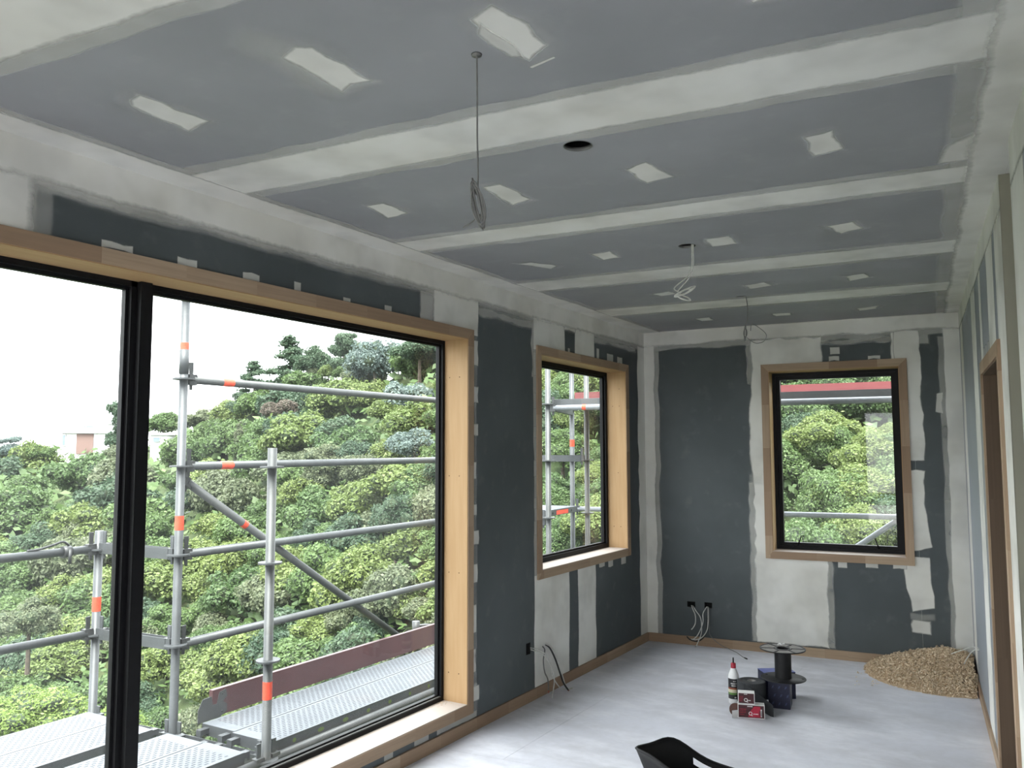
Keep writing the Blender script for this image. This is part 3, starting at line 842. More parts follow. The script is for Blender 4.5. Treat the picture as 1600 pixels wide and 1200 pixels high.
# ================================================================== FLUSH BOXES AND CABLES
def flush(mp, h, label):
    a0, a1, b0, b1 = h
    c = mp((a0 + a1) / 2, b0, 0)
    t = thing('flush_box', c, label, 'electrical box')
    m = MB()
    e = .0015
    m.mbox(mp, a0 + e, a1 - e, b0 + e, b1 - e, -.050, -.048)
    m.mbox(mp, a0 + e, a0 + 2 * e, b0 + e, b1 - e, -.048, -.0005).mbox(mp, a1 - 2 * e, a1 - e, b0 + e, b1 - e, -.048, -.0005)
    m.mbox(mp, a0 + e, a1 - e, b0 + e, b0 + 2 * e, -.048, -.0005).mbox(mp, a0 + e, a1 - e, b1 - 2 * e, b1 - e, -.048, -.0005)
    m.build('box_shell', 'black_void', t)
    return t
flush(PL, SOC_L[0], 'black flush box in dark board left of the window wall cables, lower one')
flush(PL, SOC_L[1], 'black flush box in the white strip under the narrow window, higher one')
flush(PB, SOC_B[0], 'black flush box at the left of the back wall pair')
flush(PB, SOC_B[1], 'black flush box at the right of the back wall pair')
flush(PR, SOC_R[0], 'small black flush box in the right wall above the shavings')

def cable(pts, r, mat, label, group=None, tip=None, name='electrical_cable'):
    P = smooth_path(pts, 6)
    m = MB().tube(P, r, 7)
    o = m.build(name, mat, at=P[0])
    tag(o, label, 'cable', group)
    if tip:
        d = (P[-1] - P[-2]).normalized()
        MB().tube([P[-1] - d * .002, P[-1] + d * tip[1]], tip[2], 6).build('wire_end', tip[0], o)
    return o
cable([(-.03, 4.338, .293), (.03, 4.332, .290), (.08, 4.350, .267), (.12, 4.377, .189), (.13, 4.382, .116), (.09, 4.425, .006)], .0035, 'cable_white', 'pale grey cable from the lower left flush box hanging straight to the floor')
cable([(-.03, 4.338, .301), (.04, 4.329, .303), (.07, 4.384, .266), (.10, 4.399, .200), (.10, 4.422, .129), (.09, 4.55, .03), (.10, 4.67, .006)], .0035, 'cable_white', 'pale grey cable from the lower left flush box trailing along the skirting')
cable([(-.03, 4.52, .292), (.03, 4.504, .278), (.06, 4.521, .214), (.09, 4.521, .143), (.10, 4.551, .069), (.097, 4.618, .009)], .0055, 'cable_black', 'thick black cable with a copper end by the narrow window', tip=('copper', .03, .005))
cable([(-.03, 4.51, .296), (.04, 4.502, .284), (.08, 4.500, .229), (.10, 4.519, .152), (.085, 4.60, .05), (.06, 4.66, .008)], .0035, 'cable_white', 'pale cable arching beside the thick black cable')
cable([(-.03, 4.50, .286), (.03, 4.448, .275), (.04, 4.414, .219), (.05, 4.411, .154), (.08, 4.395, .118), (.07, 4.42, .05)], .004, 'cable_grey', 'grey cable looping down close to the window wall with copper end', tip=('copper', .02, .004))
cable([(.338, 6.20, .290), (.374, 6.12, .280), (.396, 6.112, .236), (.395, 6.112, .179), (.379, 6.11, .145), (.365, 6.109, .129)], .0035, 'cable_white', 'short white cable curling left from the back wall left flush box')
cable([(.352, 6.19, .291), (.401, 6.112, .270), (.437, 6.105, .227), (.445, 6.106, .167), (.436, 6.115, .098), (.40, 6.10, .008)], .0035, 'cable_white', 'white cable falling from the back wall left flush box to the floor')
cable([(.457, 6.20, .290), (.454, 6.117, .255), (.456, 6.107, .196), (.438, 6.095, .135), (.409, 6.093, .085), (.376, 6.10, .057)], .0035, 'cable_white', 'white cable from the back wall right flush box bending left in front')
cable([(.466, 6.20, .291), (.489, 6.13, .266), (.493, 6.111, .190), (.486, 6.10, .135), (.455, 6.087, .087), (.403, 6.092, .062), (.363, 6.109, .059)], .0035, 'cable_white', 'outermost white cable of the back wall loops, sweeping left')
cable([(.474, 6.19, .287), (.498, 6.131, .252), (.500, 6.121, .160), (.503, 6.131, .095), (.570, 6.16, .03), (.695, 6.105, .006), (.778, 5.990, .006), (.800, 5.965, .006)], .0022, 'cable_grey', 'thin grey cable lying out across the floor with a black tip', tip=('cable_black', .035, .0045))
cable([(.470, 6.19, .286), (.474, 6.14, .169), (.469, 6.125, .106), (.438, 6.12, .063), (.400, 6.115, .045), (.350, 6.12, .051), (.323, 6.125, .070)], .0045, 'cable_black', 'black cable curving behind the white ones below the back wall boxes')
cable([(2.262, 5.755, .283), (2.225, 5.80, .280), (2.17, 5.88, .240), (2.10, 5.97, .190)], .003, 'cable_white', 'white cable from the right wall box reaching furthest over the shavings')
cable([(2.262, 5.755, .275), (2.235, 5.78, .265), (2.20, 5.81, .22), (2.175, 5.84, .165)], .003, 'cable_white', 'shorter white cable dropping from the right wall box into the shavings')

# coils of light cable hanging from the ceiling
def coil(c, axis_up, wid, hgt, turns, tilt, jit, seed, closed=True):
    rg = random.Random(seed); P = []
    c = Vector(c); a = Vector(tilt).normalized(); u_ = Vector(axis_up).normalized()
    n3 = a.cross(u_)
    for i in range(turns * 14 + 1):
        g = 2 * math.pi * i / 14
        if i % 14 == 0: kw, kh, ko = 1 + jit * (rg.random() - .5), 1 + jit * (rg.random() - .5), (rg.random() - .5)
        P.append(c + a * (math.sin(g) * wid * kw) + u_ * (math.cos(g) * hgt * kh) + n3 * (ko * wid * 1.2))
    return P
def pendant(pts_list, r, mat, loc, label):
    t = thing('hanging_light_cable', loc, label, 'cable', None)
    for nm, P, rr in pts_list: MB().tube(P, rr, 7).build(nm, mat, t)
    return t
rr_ = (math.cos(YAW), math.sin(YAW), 0)
p1 = smooth_path([(1.444, 1.583, 2.44), (1.446, 1.583, 2.30), (1.4455, 1.584, 2.20), (1.447, 1.585, 2.12), (1.446, 1.584, 2.06)], 5)
c1 = coil((1.4465, 1.585, 2.036), (-.18, -.1, 1), .0085, .046, 6, rr_, .9, 5)
c1b = coil((1.4475, 1.586, 2.030), (-.14, -.08, 1), .0125, .040, 3, rr_, .6, 15)
c2 = smooth_path([(1.447, 1.584, 2.006), (1.436, 1.577, 1.992), (1.418, 1.566, 1.979)], 4)
pendant([('drop', p1, .0021), ('coil', c1, .0019), ('coil', c1b, .0019), ('tail', c2, .0018)], .002, 'cable_grey', (1.444, 1.583, 2.4), 'grey cable dropped from the nearest ceiling hole into a tight hanging coil')
MB().lathe([(.0001, .002), (.012, .002), (.0125, -.001)], (1.444, 1.583, 2.398), 16, axis=(0, 0, -1)).build('grommet', 'cable_grey', bpy.data.objects['hanging_light_cable'])
p1 = smooth_path([(1.268, 3.631, 2.45), (1.268, 3.631, 2.40), (1.267, 3.631, 2.322), (1.254, 3.622, 2.263), (1.197, 3.588, 2.205), (1.212, 3.597, 2.185)], 6)
p2 = smooth_path([(1.274, 3.633, 2.45), (1.274, 3.633, 2.39), (1.273, 3.634, 2.315), (1.262, 3.626, 2.262), (1.210, 3.596, 2.19)], 6)
c1 = coil((1.238, 3.612, 2.186), (.75, .45, .42), .008, .044, 3, (-.5, -.3, 1), .8, 6)
c2 = coil((1.232, 3.608, 2.158), (.8, .5, -.35), .010, .034, 2, (.3, .2, 1), .5, 7)
pendant([('drop', p1, .0028), ('drop', p2, .0028), ('coil', c1, .0026), ('coil', c2, .0026)], .002, 'cable_white', (1.27, 3.63, 2.4), 'pair of pale cables from the middle ceiling hole ending in a loose bundle')
p1 = smooth_path([(1.131, 5.031, 2.45), (1.131, 5.031, 2.40), (1.136, 5.035, 2.337), (1.131, 5.032, 2.257), (1.120, 5.025, 2.215)], 6)
c1 = coil((1.121, 5.027, 2.178), (.05, 0, 1), .007, .036, 5, rr_, .9, 8)
c2 = smooth_path([(1.128, 5.030, 2.150), (1.171, 5.056, 2.116), (1.215, 5.083, 2.125), (1.231, 5.092, 2.165), (1.200, 5.073, 2.205), (1.157, 5.048, 2.232), (1.150, 5.04, 2.19)], 6)
pendant([('drop', p1, .003), ('coil', c1, .0026), ('loop', c2, .0024)], .002, 'cable_grey', (1.131, 5.03, 2.4), 'grey cable from the furthest ceiling hole ending in a wide open loop')
for i, (x, y, rr) in enumerate(HOLES[1:]):
    lab = ('empty round downlight hole with a paper rim in the nearer ceiling sheet', 'round ceiling hole above the middle pair of cables', 'round ceiling hole above the furthest hanging cable')[i]
    m = MB().lathe([(rr, .012), (rr - .0015, .012), (rr - .0015, -.001), (rr + .001, -.001), (rr, .004)], (x, y, 2.4), 28)
    tag(m.build('cutout_rim', 'cable_grey', at=(x, y, 2.4)), lab, 'ceiling hole')

# ================================================================== THINGS ON THE FLOOR
# glue bottle
bx_, by_ = 1.035, 4.905
t = thing('glue_bottle', (bx_, by_, 0), 'white glue bottle with red cap and black label on the floor', 'bottle')
MB().lathe([(.0001, 0), (.028, 0), (.031, .004), (.031, .150), (.030, .158), (.022, .180), (.0135, .200), (.0125, .205), (.0001, .205)], (bx_, by_, 0), 28).build('body', 'white_plastic', t)
MB().lathe([(.0145, .0), (.0145, .026), (.010, .030), (.0001, .030)], (bx_, by_, .198), 20).build('cap', 'red_plastic', t)
MB().lathe([(.0045, 0), (.0035, .030), (.0001, .030)], (bx_, by_, .227), 12).build('nozzle', 'black_plastic', t)
lb = MB().lathe([(.0315, .028), (.0315, .142)], (bx_, by_, 0), 28).build('label', 'label_black', t)
MB().lathe([(.0318, .082), (.0318, .092)], (bx_, by_, 0), 28).build('label_band', 'label_rust', lb)
MB().lathe([(.0318, .064), (.0318, .082)], (bx_, by_, 0), 28).build('label_band', 'label_cream', lb)
MB().lathe([(.0318, .052), (.0318, .064)], (bx_, by_, 0), 28).build('label_band', 'label_green', lb)
vw = (Vector((CAM.x, CAM.y, 0)) - Vector((bx_, by_, 0))).normalized(); vs_ = Vector((-vw.y, vw.x, 0))
def text_rows(m, c, right, upv, out, rows, mi=0, seed=0):
    rg = random.Random(seed)
    for (u0, u1, v0, v1, n) in rows:
        x = u0; st = (u1 - u0) / n
        for i in range(n):
            wd = st * (.45 + rg.random() * .4)
            o = Vector(c) + Vector(right) * x + Vector(upv) * v0 + Vector(out) * .0002
            m.box(o, Vector(right) * wd, Vector(upv) * (v1 - v0), Vector(out) * .0006, mi)
            x += st
    return m
m = MB()
for (a0, a1, z0, z1, nn) in ((-.1, .45, .126, .131, 4), (-.55, .55, .112, .119, 7), (-.4, .5, .100, .107, 6), (.1, .5, .034, .042, 3)):
    for i in range(nn):
        g0 = a0 + (a1 - a0) * i / nn; g1 = g0 + (a1 - a0) / nn * .6
        c0 = Vector((bx_, by_, 0)); d0 = vw * math.cos(g0) + vs_ * math.sin(g0); d1 = vw * math.cos(g1) + vs_ * math.sin(g1)
        q = [c0 + d0 * .0320 + up * z0, c0 + d1 * .0320 + up * z0, c0 + d1 * .0320 + up * z1, c0 + d0 * .0320 + up * z1]
        m.add(q, [(0, 1, 2, 3)])
tag(m.build('label_print', 'carton_white', lb), kind='stuff')

# two blue boxes and the reel standing on them
def bluebox(name, c, yaw, sx_, sy_, sz_, label, mats, z0=0.0):
    c = Vector(c); ux = Vector((math.cos(yaw), math.sin(yaw), 0)); uy = Vector((-ux.y, ux.x, 0))
    t = thing(name, (c.x, c.y, z0), label, 'box')
    MB().box(c + up * z0, ux * sx_, uy * sy_, up * sz_).build('carton', mats[0], t)
    lid = MB().box(c + up * (z0 + sz_) - ux * .001 - uy * .001, ux * (sx_ + .002), uy * (sy_ + .002), up * .002)
    lid.build('lid_flap', mats[1], t)
    m = MB()
    for i in range(3):
        for j in range(3):
            a = .15 + i * .3 + (j % 2) * .08; b = .12 + j * .3
            o = c + ux * (a * sx_) + up * (z0 + b * sz_)
            m.box(o - uy * .0006, ux * .010 + up * .006, up * .014 + ux * .004, uy * .0004)
    tag(m.build('printed_mark', 'blue_print', t), kind='stuff')
    return t, ux, uy
bluebox('blue_carton', (1.230, 4.915, 0), .14, .118, .130, .150, 'dark blue carton in front under the black reel', ('blue_card', 'blue_card'))
bluebox('blue_carton', (1.172, 5.055, 0), .62, .190, .100, .153, 'blue carton behind with its lighter corner showing left of the reel', ('blue_card', 'blue_card_light'))
cx, cyy, cz = 1.300, 4.985, .156
t = thing('cable_reel', (cx, cyy, cz), 'empty black plastic cable reel standing on the blue cartons', 'reel')
fl = MB()
fl.lathe([(.0001, 0), (.124, 0), (.126, .002), (.124, .005), (.0001, .005)], (cx, cyy, cz), 48).build('lower_flange', 'black_plastic', t)
for (px_, py_) in ((.105, .02), (-.10, .02), (0, -.108)): MB().lathe([(.0001, .0006), (.007, .0006), (.007, 0)], (cx + px_, cyy + py_, cz + .005), 12).build('flange_hole', 'black_void', t)
MB().lathe([(.046, .005), (.046, .165)], (cx, cyy, cz), 32).build('drum', 'black_plastic', t)
m = MB()
m.lathe([(.121, .165), (.127, .165), (.127, .170), (.121, .170), (.121, .165)], (cx, cyy, cz), 48)
m.lathe([(.034, .165), (.050, .165), (.050, .170), (.034, .170), (.034, .165)], (cx, cyy, cz), 32)
top = m.build('upper_flange', 'black_plastic', t)
for i in range(6):
    g = .35 + i * math.pi / 3; d = Vector((math.cos(g), math.sin(g), 0)); n_ = Vector((-d.y, d.x, 0))
    MB().box(Vector((cx, cyy, cz + .165)) + d * .048 - n_ * .004, d * .075, n_ * .008, up * .005).build('spoke', 'black_plastic', top)
pt = []
for i in range(6):
    pass
m = MB()
for i in range(6):                                   # pale web panels between the spokes
    g0 = .35 + i * math.pi / 3 + .07; g1 = g0 + math.pi / 3 - .14
    q = []
    for a_ in np.linspace(g0, g1, 7): q.append((cx + math.cos(a_) * .120, cyy + math.sin(a_) * .120, cz + .1665))
    for a_ in np.linspace(g1, g0, 5): q.append((cx + math.cos(a_) * .052, cyy + math.sin(a_) * .052, cz + .1665))
    m.prism(q, (0, 0, .0015))
m.build('flange_web', 'cardboard_core', top)
m = MB().tube(smooth_path([(1.262, 5.03, .331), (1.268, 5.045, .336), (1.28, 5.04, .333), (1.295, 5.055, .336)], 4), .0045, 7)
tag(m.build('cable_offcut', 'white_plastic', at=(1.27, 5.04, .326)), 'small white scrap lying on the top rim of the black reel', 'scrap')

# abrasive roll with its loose end
rx_, ry_ = 1.148, 4.868
t = thing('abrasive_roll', (rx_, ry_, 0), 'dark roll of abrasive paper standing on end beside the glue bottle', 'roll')
m = MB()
m.lathe([(.076, 0), (.080, .004), (.080, .146), (.076, .150)], (rx_, ry_, 0), 48)
m.build('wound_paper', 'grit_paper', t)
m = MB()
for a_, b_ in ((.076, .055), (.054, .036), (.035, .024)): m.lathe([(a_, .150), (b_, .151), (b_, .1495)], (rx_, ry_, 0), 40)
m.build('wound_edge', 'grit_paper', t)
MB().lathe([(.024, .151), (.018, .151), (.018, .02), (.0001, .02)], (rx_, ry_, 0), 28).build('core', 'cardboard_core', t)
# loose end: a strip leaving the roll tangentially and drooping to the floor at the right
path = smooth_path([(rx_ - .022, ry_ - .0785, .0), (rx_ + .030, ry_ - .086, 0), (rx_ + .090, ry_ - .100, 0), (rx_ + .150, ry_ - .118, 0)], 5)
vs, fs = [], []
NS = len(path) - 1
for i, q in enumerate(path):
    f_ = i / NS
    vs += [q + up * (.052 * (1 - min(1, f_ * 1.15)) + .001), q + up * (.147 - .088 * f_ ** 1.2)]
for i in range(NS): fs.append((2 * i, 2 * i + 2, 2 * i + 3, 2 * i + 1))
dv = Vector((.3, 1, 0)).normalized() * .0012
vs2 = [v + dv for v in vs]
fs2 = [tuple(x + len(vs) for x in reversed(f)) for f in fs]
MB().add(vs + vs2, fs + fs2, 0, True).build('loose_end', 'grit_paper', t)

# two disc cartons
def disc_box(name, c, yaw, L, Dp, Hh, z0, label, red):
    c = Vector((c[0], c[1], z0)); ux = Vector((math.cos(yaw), math.sin(yaw), 0)); uy = Vector((-ux.y, ux.x, 0))
    t = thing(name, c, label, 'box')
    MB().box(c, ux * L, uy * Dp, up * Hh).build('carton', 'carton_white', t)
    e = .0035
    fp = MB().box(c + ux * e + up * e - uy * .0008, ux * (L - 2 * e), uy * .0006, up * (Hh - 2 * e)).build('front_panel', 'carton_dark', t)
    if red: MB().prism([c + ux * (L * .38) + up * (Hh * .10) - uy * .0010, c + ux * (L - .022) + up * (Hh * .10) - uy * .0010, c + ux * (L - .022) + up * (Hh * .88) - uy * .0010, c + ux * (L * .62) + up * (Hh * .88) - uy * .0010, c + ux * (L * .45) + up * (Hh * .5) - uy * .0010], -uy * .0004).build('red_panel', 'carton_red', fp)
    m = MB()
    o = c - uy * .0012
    text_rows(m, o, ux, up, -uy, [(L * .07, L * .33, Hh * .62, Hh * .67, 5), (L * .07, L * .30, Hh * .50, Hh * .54, 6), (L * .07, L * .32, Hh * .38, Hh * .42, 5), (L * .07, L * .25, Hh * .24, Hh * .28, 4)], 0, 3)
    tag(m.build('small_print', 'carton_red', fp), kind='stuff')
    m = MB()
    text_rows(m, o - uy * .0004, ux, up, -uy, [(L * .36, L * .56, Hh * .84, Hh * .90, 5), (L * .58, L * .76, Hh * .30, Hh * .37, 6)], 0, 5)
    cc_ = o + ux * (L * .47) + up * (Hh * .36)
    ring = []
    for i in range(18):                              # round mark like a letter Q
        g = 2 * math.pi * i / 18; ring.append(cc_ + ux * (math.cos(g) * .0100) + up * (math.sin(g) * .0100) - uy * .001)
    for i in range(18):
        g = 2 * math.pi * i / 18; ring.append(cc_ + ux * (math.cos(g) * .0065) + up * (math.sin(g) * .0065) - uy * .001)
    m.add(ring, [(i, (i + 1) % 18, 18 + (i + 1) % 18, 18 + i) for i in range(18)])
    m.box(cc_ + ux * .003 - up * .0105 - uy * .0014, ux * .009 - up * .002, up * .003, uy * .0004)
    tag(m.build('print_mark', 'carton_white', fp), kind='stuff')
    if red:
        m = MB(); x0 = L * .78
        MB().box(o + ux * x0 + up * (Hh * .14), ux * (L * .12), up * (Hh * .55), uy * .0002).build('barcode_panel', 'carton_white', fp)
        for i in range(9): m.box(o + ux * (x0 + .002 + i * .0019) + up * (Hh * .20) - uy * .0008, ux * (.0006 + .0007 * (i % 3 == 0)), up * (Hh * .40), uy * .0004)
        tag(m.build('barcode', 'label_black', fp), kind='stuff')
    return t, c, ux, uy
bt, bc, ux, uy = disc_box('disc_carton', (1.130, 4.650), .30, .142, .052, .073, 0, 'white and red carton lying on the floor with an open end', True)
fl_ = MB().box(bc - ux * .001, -ux * .030 - uy * .018, up * .040 + Vector((0, 0, 0)), uy * .001)
fl_.build('end_flap', 'carton_white', bt)
disc_box('disc_carton', (1.132, 4.653), .30, .088, .050, .060, .0745, 'dark red carton stacked on top, half hidden by the abrasive roll end', False)
dc = bc - ux * .012 + uy * .022 + up * .034
m = MB()
for i in range(4): m.lathe([(.0001, -.001), (.033, -.001), (.033, .001), (.0001, .001)], dc + uy * (.004 * i), 28, axis=uy)
tag(m.build('sanding_disc', 'disc_brown', at=dc - up * .034), 'brown sanding discs sticking out of the open carton end', 'sanding disc')

# black rubble tub at the bottom of the frame
tcx, tcy = 1.455, 3.075
t = thing('flexible_tub', (tcx, tcy, 0), 'black flexible tub with a cut out handle nearest the camera', 'tub')
NA, NZ = 64, 12
ea = math.atan2(rr_[1], rr_[0])
def tub_pt(g, f_, off=0.0):
    hgt = .285 - .055 * math.cos(g) + .050 * math.exp(-((g - 1.95) / .5) ** 2) + .015 * math.cos(2 * g)
    z_ = hgt * f_
    rx1 = (.115 + .085 * f_) - off; ry1 = (.115 + .045 * f_) - off
    pinch = 1 + .22 * f_ * math.exp(-((math.atan2(math.sin(g - 3.0), math.cos(g - 3.0))) / .35) ** 2)
    x_, y_ = math.cos(g) * rx1 * pinch, math.sin(g) * ry1
    return Vector((tcx + x_ * math.cos(ea) - y_ * math.sin(ea), tcy + x_ * math.sin(ea) + y_ * math.cos(ea), z_))
vs, fs = [], []
def hole_cell(i, j):
    g = 2 * math.pi * (i + .5) / NA; f_ = (j + .5) / NZ
    return ((g - 1.25) / .30) ** 2 + ((f_ - .83 - .12 * (g - 1.25)) / .065) ** 2 < 1
for off in (0.0, .004):
    for j in range(NZ + 1):
        for i in range(NA): vs.append(tub_pt(2 * math.pi * i / NA, j / NZ, off) + up * (.004 if off and j == 0 else 0))
L0 = NA * (NZ + 1)
for j in range(NZ):
    for i in range(NA):
        if hole_cell(i, j): continue
        i2 = (i + 1) % NA
        fs.append((j * NA + i, j * NA + i2, (j + 1) * NA + i2, (j + 1) * NA + i))
        fs.append((L0 + j * NA + i, L0 + (j + 1) * NA + i, L0 + (j + 1) * NA + i2, L0 + j * NA + i2))
for i in range(NA):
    i2 = (i + 1) % NA
    fs.append((NZ * NA + i, NZ * NA + i2, L0 + NZ * NA + i2, L0 + NZ * NA + i))
fs.append(tuple(reversed(range(NA)))); fs.append(tuple(range(L0, L0 + NA)))
MB().add(vs, fs, 0, True).build('tub_wall', 'black_rubber', t)
m = MB().tube([tub_pt(2 * math.pi * i / 48, 1.0, .002) for i in range(49)], .005, 8, cap=False)
m.build('rim', 'black_rubber', t)

# shavings heap in the corner
rg = np.random.default_rng(5)
HC = np.array([2.06, 6.17])
def heap_h(x, y):
    r_ = math.hypot((x - HC[0]) / .50, (y - HC[1]) / (.50 if y < HC[1] else .5))
    return .178 * max(0.0, 1 - r_) ** .72
vs, fs, tone = [], [], []
cnt = 0
GX = 26
for i in range(GX + 1):
    for j in range(GX + 1):
        x = 1.55 + i * (.72 / GX); y = 5.66 + j * (.68 / GX)
        vs.append((x, y, heap_h(x, y) - .006 + .004 * math.sin(x * 90) * math.sin(y * 80))); tone.append(.1)
for i in range(GX):
    for j in range(GX):
        q = [(i) * (GX + 1) + j, (i + 1) * (GX + 1) + j, (i + 1) * (GX + 1) + j + 1, i * (GX + 1) + j + 1]
        c = np.mean([vs[k_] for k_ in q], axis=0)
        if RN.x * c[0] + RN.y * c[1] < RC - .016 and BN.x * c[0] + BN.y * c[1] < BC - .016: fs.append(tuple(q))
while cnt < 6500:
    x = 1.53 + rg.random() * .75; y = 5.64 + rg.random() * .72
    if RN.x * x + RN.y * y > RC - .02 or BN.x * x + BN.y * y > BC - .02: continue
    h_ = heap_h(x, y)
    if h_ < .006 and rg.random() > .012: continue
    cnt += 1
    p0 = np.array([x, y, max(.003, h_ + rg.normal(0, .006))])
    a = rg.normal(size=3); a[2] *= .5; a /= np.linalg.norm(a)
    b = rg.normal(size=3); b -= a * (a @ b); b /= np.linalg.norm(b)
    c = np.cross(a, b)
    R_ = .003 + rg.random() * .007; wd = .0025 + rg.random() * .005; arc = 2.0 + rg.random() * 3.2
    tn = float(np.clip(rg.normal(.5, .22), 0, 1)); k0 = len(vs); K = 5
    for q in range(K + 1):
        g = arc * q / K
        pp = p0 + (a * math.cos(g) + b * math.sin(g)) * R_ + c * (wd * .4 * q / K)
        for s_ in (-.5, .5):
            pz = pp + c * wd * s_
            vs.append((pz[0], pz[1], max(pz[2], .001))); tone.append(tn)
    for q in range(K): fs.append((k0 + 2 * q, k0 + 2 * q + 2, k0 + 2 * q + 3, k0 + 2 * q + 1))
m = MB().add(vs, fs)
m.at = {'tone': tone}
tag(m.build('wood_shavings', 'wood_shavings', at=(2.06, 6.1, 0)), 'heap of curly pale wood shavings in the far right corner', 'shavings', kind='stuff')

# ================================================================== SCAFFOLD
TR = 0.02415
RINGS = [-2.12 + .5 * i for i in range(14)]
def rosettes(o, x, y, zs):
    for z_ in zs:
        m = MB().lathe([(TR, -.0045), (.062, -.0045), (.062, .0045), (TR, .0045)], (x, y, z_), 20, smooth=False)
        m.build('rosette', 'galvanised', o)
def sticker_band(o, x, y, z0, z1, mat='orange_sticker'):
    MB().lathe([(TR + .0006, z0), (TR + .0006, z1)], (x, y, 0), 20).build('sticker', mat, o)
def standard(x, y, z0, z1, zs, label, mat='galvanised', stick=(), joint=None):
    o = MB().tube([(x, y, z0), (x, y, z1)], TR, 18).build('scaffold_standard', mat, at=(x, y, z0))
    tag(o, label, 'scaffold post')
    rosettes(o, x, y, zs)
    for s_ in stick: sticker_band(o, x, y, *s_)
    if joint: MB().tube([(x, y, joint - .07), (x, y, joint + .07)], TR + .003, 18).build('spigot_sleeve', mat, o)
    return o
def rng_z(z0, z1, base=-.12): return [base + .5 * i for i in range(-8, 12) if z0 < base + .5 * i < z1]
YA = 3.085
GND = -5.2
A = standard(-1.58, YA, GND, 3.3, rng_z(-2.3, 3.2), 'tall scaffold post just right of the window mullion', stick=[(1.99, 2.09), (1.02, 1.10)], joint=1.98)
B_ = standard(-.87, 3.11, GND, 1.481, rng_z(-2.3, 1.45), 'scaffold post closest to the big window, topping out mid pane', 'galvanised_worn', stick=[(.185, .275)])
C_ = standard(-2.24, 3.025, GND, .99, rng_z(-2.3, .95), 'short outer scaffold post seen left of the window mullion', stick=[(.515, .60)])

def heads(o, p, d, mat='galvanised_dark'):
    p = Vector(p); d = Vector(d).normalized(); s_ = Vector((-d.y, d.x, 0)).normalized()
    m = MB().box(p + d * .026 - s_ * .020 - up * .032, d * .052, s_ * .040, up * .062)
    m.prism([p + d * .042 - s_ * .004 - up * .06, p + d * .058 - s_ * .004 - up * .06, p + d * .064 - s_ * .004 + up * .10, p + d * .036 - s_ * .004 + up * .10], s_ * .008)
    m.build('wedge_head', mat, o)
def ledger(p0, p1, label, stick=None, mat='galvanised', r=TR, headm='galvanised_dark', name='scaffold_ledger', ends=(True, True)):
    p0, p1 = Vector(p0), Vector(p1); d = (p1 - p0).normalized()
    o = MB().tube([p0 + d * .06, p1 - d * .06], r, 16).build(name, mat, at=p0)
    tag(o, label, 'scaffold rail')
    if ends[0]: heads(o, p0, d, headm)
    if ends[1]: heads(o, p1, -d, headm)
    if stick:
        for (a, b) in stick: MB().tube([p0 + d * a, p0 + d * b], r + .0007, 16, cap=False).build('sticker', 'orange_sticker', o)
    return o
YB = 6.16
ledger((-1.58, YA, 1.88), (-1.58, YB, 1.885), 'topmost long scaffold rail across the big window', [(.27, .35)], 'galvanised_worn')
ledger((-1.58, YA, 1.38), (-1.58, YB, 1.395), 'second long scaffold rail from the top across the big window', [(.27, .36)])
ledger((-1.58, YA, .88), (-1.58, YB, .895), 'third long scaffold rail from the top, crossing the brace')
ledger((-1.58, YA, .38), (-1.58, YB, .40), 'lowest long scaffold rail above the maroon toe board')
ledger((-.87, 3.11, -.125), (-.87, YB, -.12), 'pale scaffold rail running under the near deck plank', mat='galvanised', headm='galvanised')
ledger((-2.24, 3.025, .885), (-2.24, -.05, .885), 'upper guard rail at the far left of the big window')
ledger((-2.24, 3.025, .39), (-2.24, -.05, .41), 'lower guard rail at the far left of the big window')
ledger((-1.62, YA + .02, 1.32), (-1.62, 5.62, -.28), 'diagonal scaffold brace sloping down to the right', [(.55, .585)], 'galvanised_worn', name='scaffold_brace')
ledger((-.87, 3.11, -.125), (-.87, -.05, -.125), 'pale scaffold rail at the bottom left corner under the near planks', headm='galvanised')
# coupler with wire on the upper guard rail
m = MB().tube([(-2.24, 2.80, .885), (-2.24, 2.85, .885)], .034, 14)
m.tube(smooth_path([(-2.24, 2.84, .92), (-2.235, 2.80, .945), (-2.24, 2.74, .93), (-2.235, 2.66, .915), (-2.24, 2.60, .912)], 5), .007, 7)
m.tube([(-2.21, 2.83, .90), (-2.20, 2.825, .82)], .010, 8)
tag(m.build('scaffold_coupler', 'galvanised_dark', at=(-2.24, 2.83, .885)), 'rusty wire wrapped coupler on the upper left guard rail', 'coupler')
def transom(p0, p1, label, hgt=.062, wd=.045, mat='galvanised'):
    p0, p1 = Vector(p0), Vector(p1); d = (p1 - p0).normalized(); s_ = Vector((-d.y, d.x, 0)).normalized()
    m = MB()
    L = p1 - p0 - d * .12; q = p0 + d * .06
    m.box(q - s_ * wd / 2 - up * hgt / 2, L, s_ * .004, up * hgt).box(q + s_ * (wd / 2 - .004) - up * hgt / 2, L, s_ * .004, up * hgt)
    m.box(q - s_ * (wd / 2 - .004) - up * hgt / 2, L, s_ * (wd - .008), up * .004)
    o = m.build('scaffold_transom', mat, at=p0)
    tag(o, label, 'scaffold rail')
    heads(o, p0, d, 'galvanised'); heads(o, p1, -d, 'galvanised')
    return o
transom((-2.24, 3.025, .89), (-1.58, YA, .885), 'upper flat channel transom behind the window mullion')
transom((-2.24, 3.025, .39), (-1.58, YA, .385), 'lower flat channel transom behind the window mullion')
transom((-2.24, 3.025, -.13), (-1.58, YA, -.13), 'deck level transom behind the mullion carrying the outer planks')
transom((-1.58, YA, -.13), (-.87, 3.11, -.13), 'deck level transom between the tall post and the window post')

